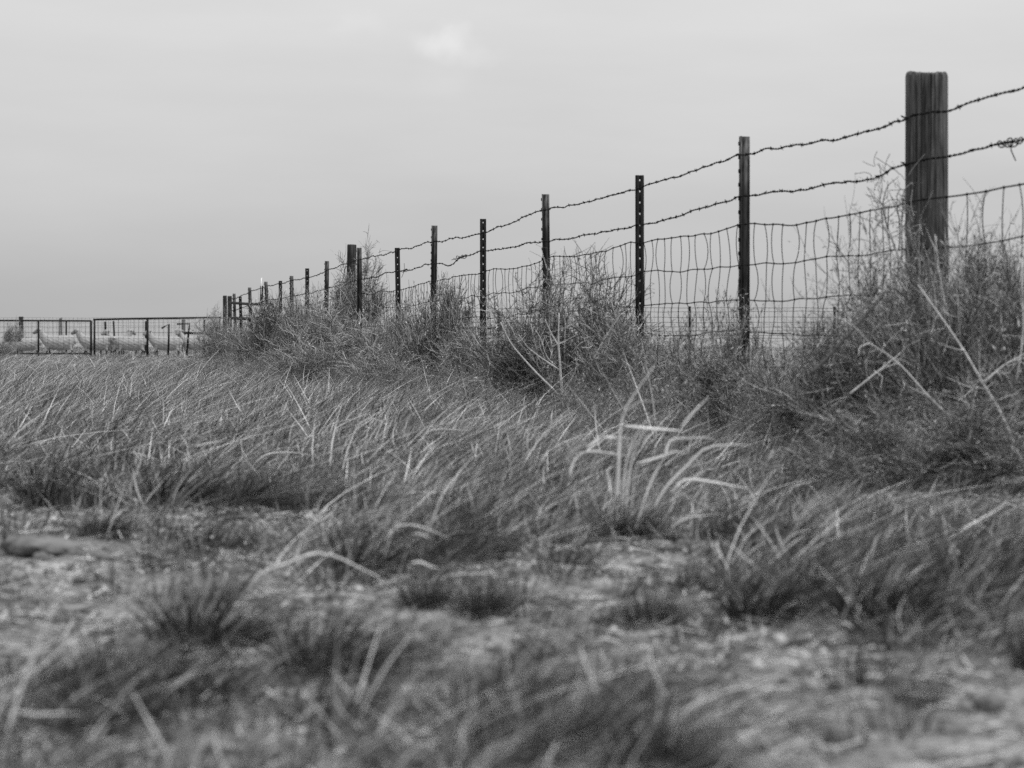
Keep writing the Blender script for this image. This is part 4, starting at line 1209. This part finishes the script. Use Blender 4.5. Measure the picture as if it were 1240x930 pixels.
CLUMP = [[(746, 653), (749, 591), (750, 537), (753, 500), (774, 470), (793, 443)], [(753, 502), (774, 486), (801, 486)], [(756, 516), (790, 520), (831, 523)],
         [(690, 580), (692, 564), (702, 550), (715, 547), (764, 554)], [(710, 543), (728, 530), (747, 531), (772, 532)], [(710, 543), (725, 532), (743, 516)],
         [(772, 562), (801, 555), (820, 548), (833, 551)], [(787, 625), (804, 591), (833, 564), (855, 540), (909, 539)], [(805, 553), (811, 533), (855, 531), (868, 533)],
         [(815, 590), (836, 564), (855, 566), (871, 570)], [(812, 600), (828, 580), (871, 587), (911, 595)], [(772, 628), (782, 622), (794, 629)], [(800, 645), (831, 626), (876, 621)],
         [(753, 623), (755, 597), (758, 559), (762, 540)], [(742, 608), (737, 570)], [(768, 680), (780, 642), (790, 620)], [(788, 653), (812, 618), (825, 586)],
         [(686, 560), (698, 543), (710, 536)], [(726, 668), (742, 623), (746, 580), (748, 545)], [(825, 519), (839, 502), (860, 481)], [(762, 648), (766, 600), (770, 560)],
         [(757, 650), (760, 590), (768, 545), (782, 520)], [(750, 650), (757, 570), (770, 530), (790, 505)], [(765, 650), (785, 590), (800, 560), (815, 545)], [(745, 650), (735, 610), (728, 590), (715, 575)]]
for i, pts in enumerate(CLUMP):
    leaf_obj(CL, pts, zC, .0036 if i in (0, 2, 3, 4, 6, 7, 8, 10) else .0026, gL)
tb = bunch_parts(560, .45)
bx = link('blades', tb[0], CL); bx['kind'] = 'stuff'; bx.scale = (.13, .13, .16)
bx = link('dry_blades', tb[1], CL); bx['kind'] = 'stuff'; bx.scale = (.15, .15, .24)
STALKS = [(4.9, .0042, [[(468, 650), (477, 637), (490, 634), (512, 638), (543, 652)], [(478, 636), (496, 616), (507, 609), (543, 605)], [(498, 647), (510, 647), (521, 652)]], 'pale bent grass blades forming a zigzag just left of centre'),
          (5.2, .0042, [[(530, 612), (543, 582), (553, 576), (563, 571)]], 'single pale blade tipped up above the zigzag blades'),
          (4.45, .0044, [[(308, 694), (340, 687), (365, 674), (385, 669), (400, 671), (430, 687), (470, 707)], [(402, 730), (440, 717), (466, 708), (455, 699)], [(497, 683), (508, 681), (521, 687), (531, 690)]], 'long folded pale straw lying over the dark tufts left of centre'),
          (4.6, .004, [[(535, 697), (560, 694), (590, 693), (616, 696)]], 'straight pale straw lying behind the two small upright tufts'),
          (10.4, .0045, [[(560, 509), (568, 483), (582, 484), (598, 488)], [(565, 500), (575, 492)]], 'pale blade folded over sharply below the big round shrub'),
          (9.0, .005, [[(515, 522), (540, 519), (570, 522)], [(532, 517), (545, 521)], [(525, 545), (545, 537), (552, 532)]], 'crossed pale blades lying flat in the field grass at mid picture'),
          (9.5, .0045, [[(430, 520), (440, 509), (451, 505), (472, 515), (469, 523)], [(442, 517), (452, 520)]], 'pale arched blade in the field grass left of the crossed blades'),
          (8.0, .0045, [[(306, 562), (322, 549), (336, 548), (355, 548), (373, 552)]], 'low arched pale blade in the grass at left of centre'),
          (7.0, .004, [[(222, 566), (227, 540), (231, 523), (239, 512), (249, 501)], [(231, 524), (242, 528), (254, 533)], [(236, 541), (250, 537), (268, 535)]], 'pale forked stalk with side blades, right of the thin upright stalks'),
          (7.0, .0034, [[(172, 560), (176, 537), (179, 520), (190, 501)], [(157, 547), (175, 551), (193, 556)], [(178, 592), (184, 570), (187, 556)], [(180, 530), (185, 518), (183, 510)]], 'thin pale upright stalks crossed by a flat blade at the left'),
          (5.7, .0034, [[(159, 650), (161, 630), (164, 607), (172, 600)], [(155, 576), (157, 590), (160, 600)]], 'broken pale stalk standing by the wide tuft row'),
          (8.4, .0036, [[(104, 556), (120, 555), (136, 558)], [(118, 553), (121, 546)]], 'short flat pale blade above the left edge tuft'),
          (20.0, .007, [[(8, 488), (31, 462), (50, 440), (61, 429)]], 'one long pale stalk slanting up in front of the sheep'),
          (2.85, .0042, [[(-2, 930), (16, 860), (32, 815), (61, 741), (97, 679)], [(14, 862), (40, 868), (95, 866)]], 'thick blurred pale stalk slanting up at the lower left corner'),
          (2.72, .004, [[(160, 838), (182, 878), (207, 922)]], 'blurred pale straw slanting down at lower left'),
          (2.75, .0042, [[(96, 932), (140, 908), (182, 898)]], 'blurred pale straw lying flat at the bottom left'),
          (3.0, .0028, [[(440, 858), (471, 802), (488, 782), (508, 762)]], 'blurred pale stalk slanting up between the bottom trio and the two large blurred tufts'),
          (3.3, .0045, [[(1035, 890), (1043, 858), (1056, 832), (1082, 810)], [(1020, 890), (1048, 876), (1082, 868)]], 'blurred pale blades curving up at lower right'),
          (3.2, .004, [[(1094, 912), (1112, 880), (1131, 850)]], 'blurred pale blade right of the curving pair at lower right'),
          (6.0, .0035, [[(57, 646), (70, 645), (82, 645)], [(90, 668), (97, 663)], [(104, 658), (114, 663), (123, 669)]], 'short pale straws lying round the dry clod of soil'),
          (6.9, .0036, [[(952, 607), (955, 594), (968, 587), (986, 584)], [(955, 594), (962, 600)]], 'small pale hooked blade below the dark spreading shrub'),
          (4.2, .004, [[(655, 772), (690, 766), (712, 757)]], 'pale straw on the bare soil below the tall pale clump'),
          (6.3, .004, [[(905, 660), (925, 652), (946, 648)]], 'pale straw lying right of the tall pale clump')]
for z, wd, ls, lab in STALKS:
    p0 = at(ls[0][0][0], ls[0][0][1], z)
    e = empty('pale_grass_stalk', (p0[0], z, g1(p0[0], z)), 0, lab, 'grass stalk', 'bleached grass stalks')
    for pts in ls:
        Yg = HY + F * (H - g1(p0[0], z)) / z
        flat_ = max(q[1] for q in pts) - min(q[1] for q in pts) < 14
        lowest = max(pts[0][1], pts[-1][1])
        if Yg - lowest > 10 and not (flat_ and pts is not ls[0]):
            rev = pts[-1][1] > pts[0][1] + 25          # root the blade in the soil at its lower end
            if rev: pts = pts[::-1]
            pts = [(pts[0][0] - (Yg - pts[0][1]) * .35, Yg + 2)] + list(pts)
        leaf_obj(e, pts, z, wd * .45 if z > 5 else wd * .48, gL, 'blade', zj=.02)
# dry clod of soil at the left
def clod(name, X, Y, wpx, hpx, seed, lab, dz=1.0):
    z = zof(Y); x = (X - CX) / F * z; g = np.random.default_rng(seed)
    nu, nv = 30, 14; mbv = []
    ph = g.uniform(0, 6, 8)
    for i in range(nv):
        th = np.pi * (i + .5) / nv
        a = np.arange(nu) * 2 * np.pi / nu
        rr = 1 + .12 * np.sin(3 * a + ph[0]) + .10 * np.sin(5 * a + ph[1] + th * 2) + .08 * np.sin(9 * a + ph[2] + 3 * th) + g.normal(0, .03, nu)
        mbv.append(np.stack([rr * np.sin(th) ** .6 * np.cos(a), rr * np.sin(th) ** .6 * np.sin(a) * dz, np.cos(th) * (1 + .12 * np.sin(4 * a + ph[3]))], 1))
    v = np.concatenate(mbv) * np.array([wpx / 2, wpx / 2 * .8, hpx / 2]) / F * z
    q = np.arange(nu)
    f = np.concatenate([np.stack([i * nu + q, (i + 1) * nu + q, (i + 1) * nu + (q + 1) % nu, i * nu + (q + 1) % nu], 1) for i in range(nv - 1)])
    me = mesh_from(name, v, [f, q[None], (q[::-1] + (nv - 1) * nu)[None]], M['clod'], True)
    o = link(name, me, None, (x, z, g1(x, z) + hpx / 2 / F * z * .75))
    o.rotation_euler = (0, .06, 0)
    return tag(o, lab, 'soil clod')
clod('soil_clod', 48, 672, 92, 24, 3, 'flat dry clod of soil with a dark undercut at the left edge')
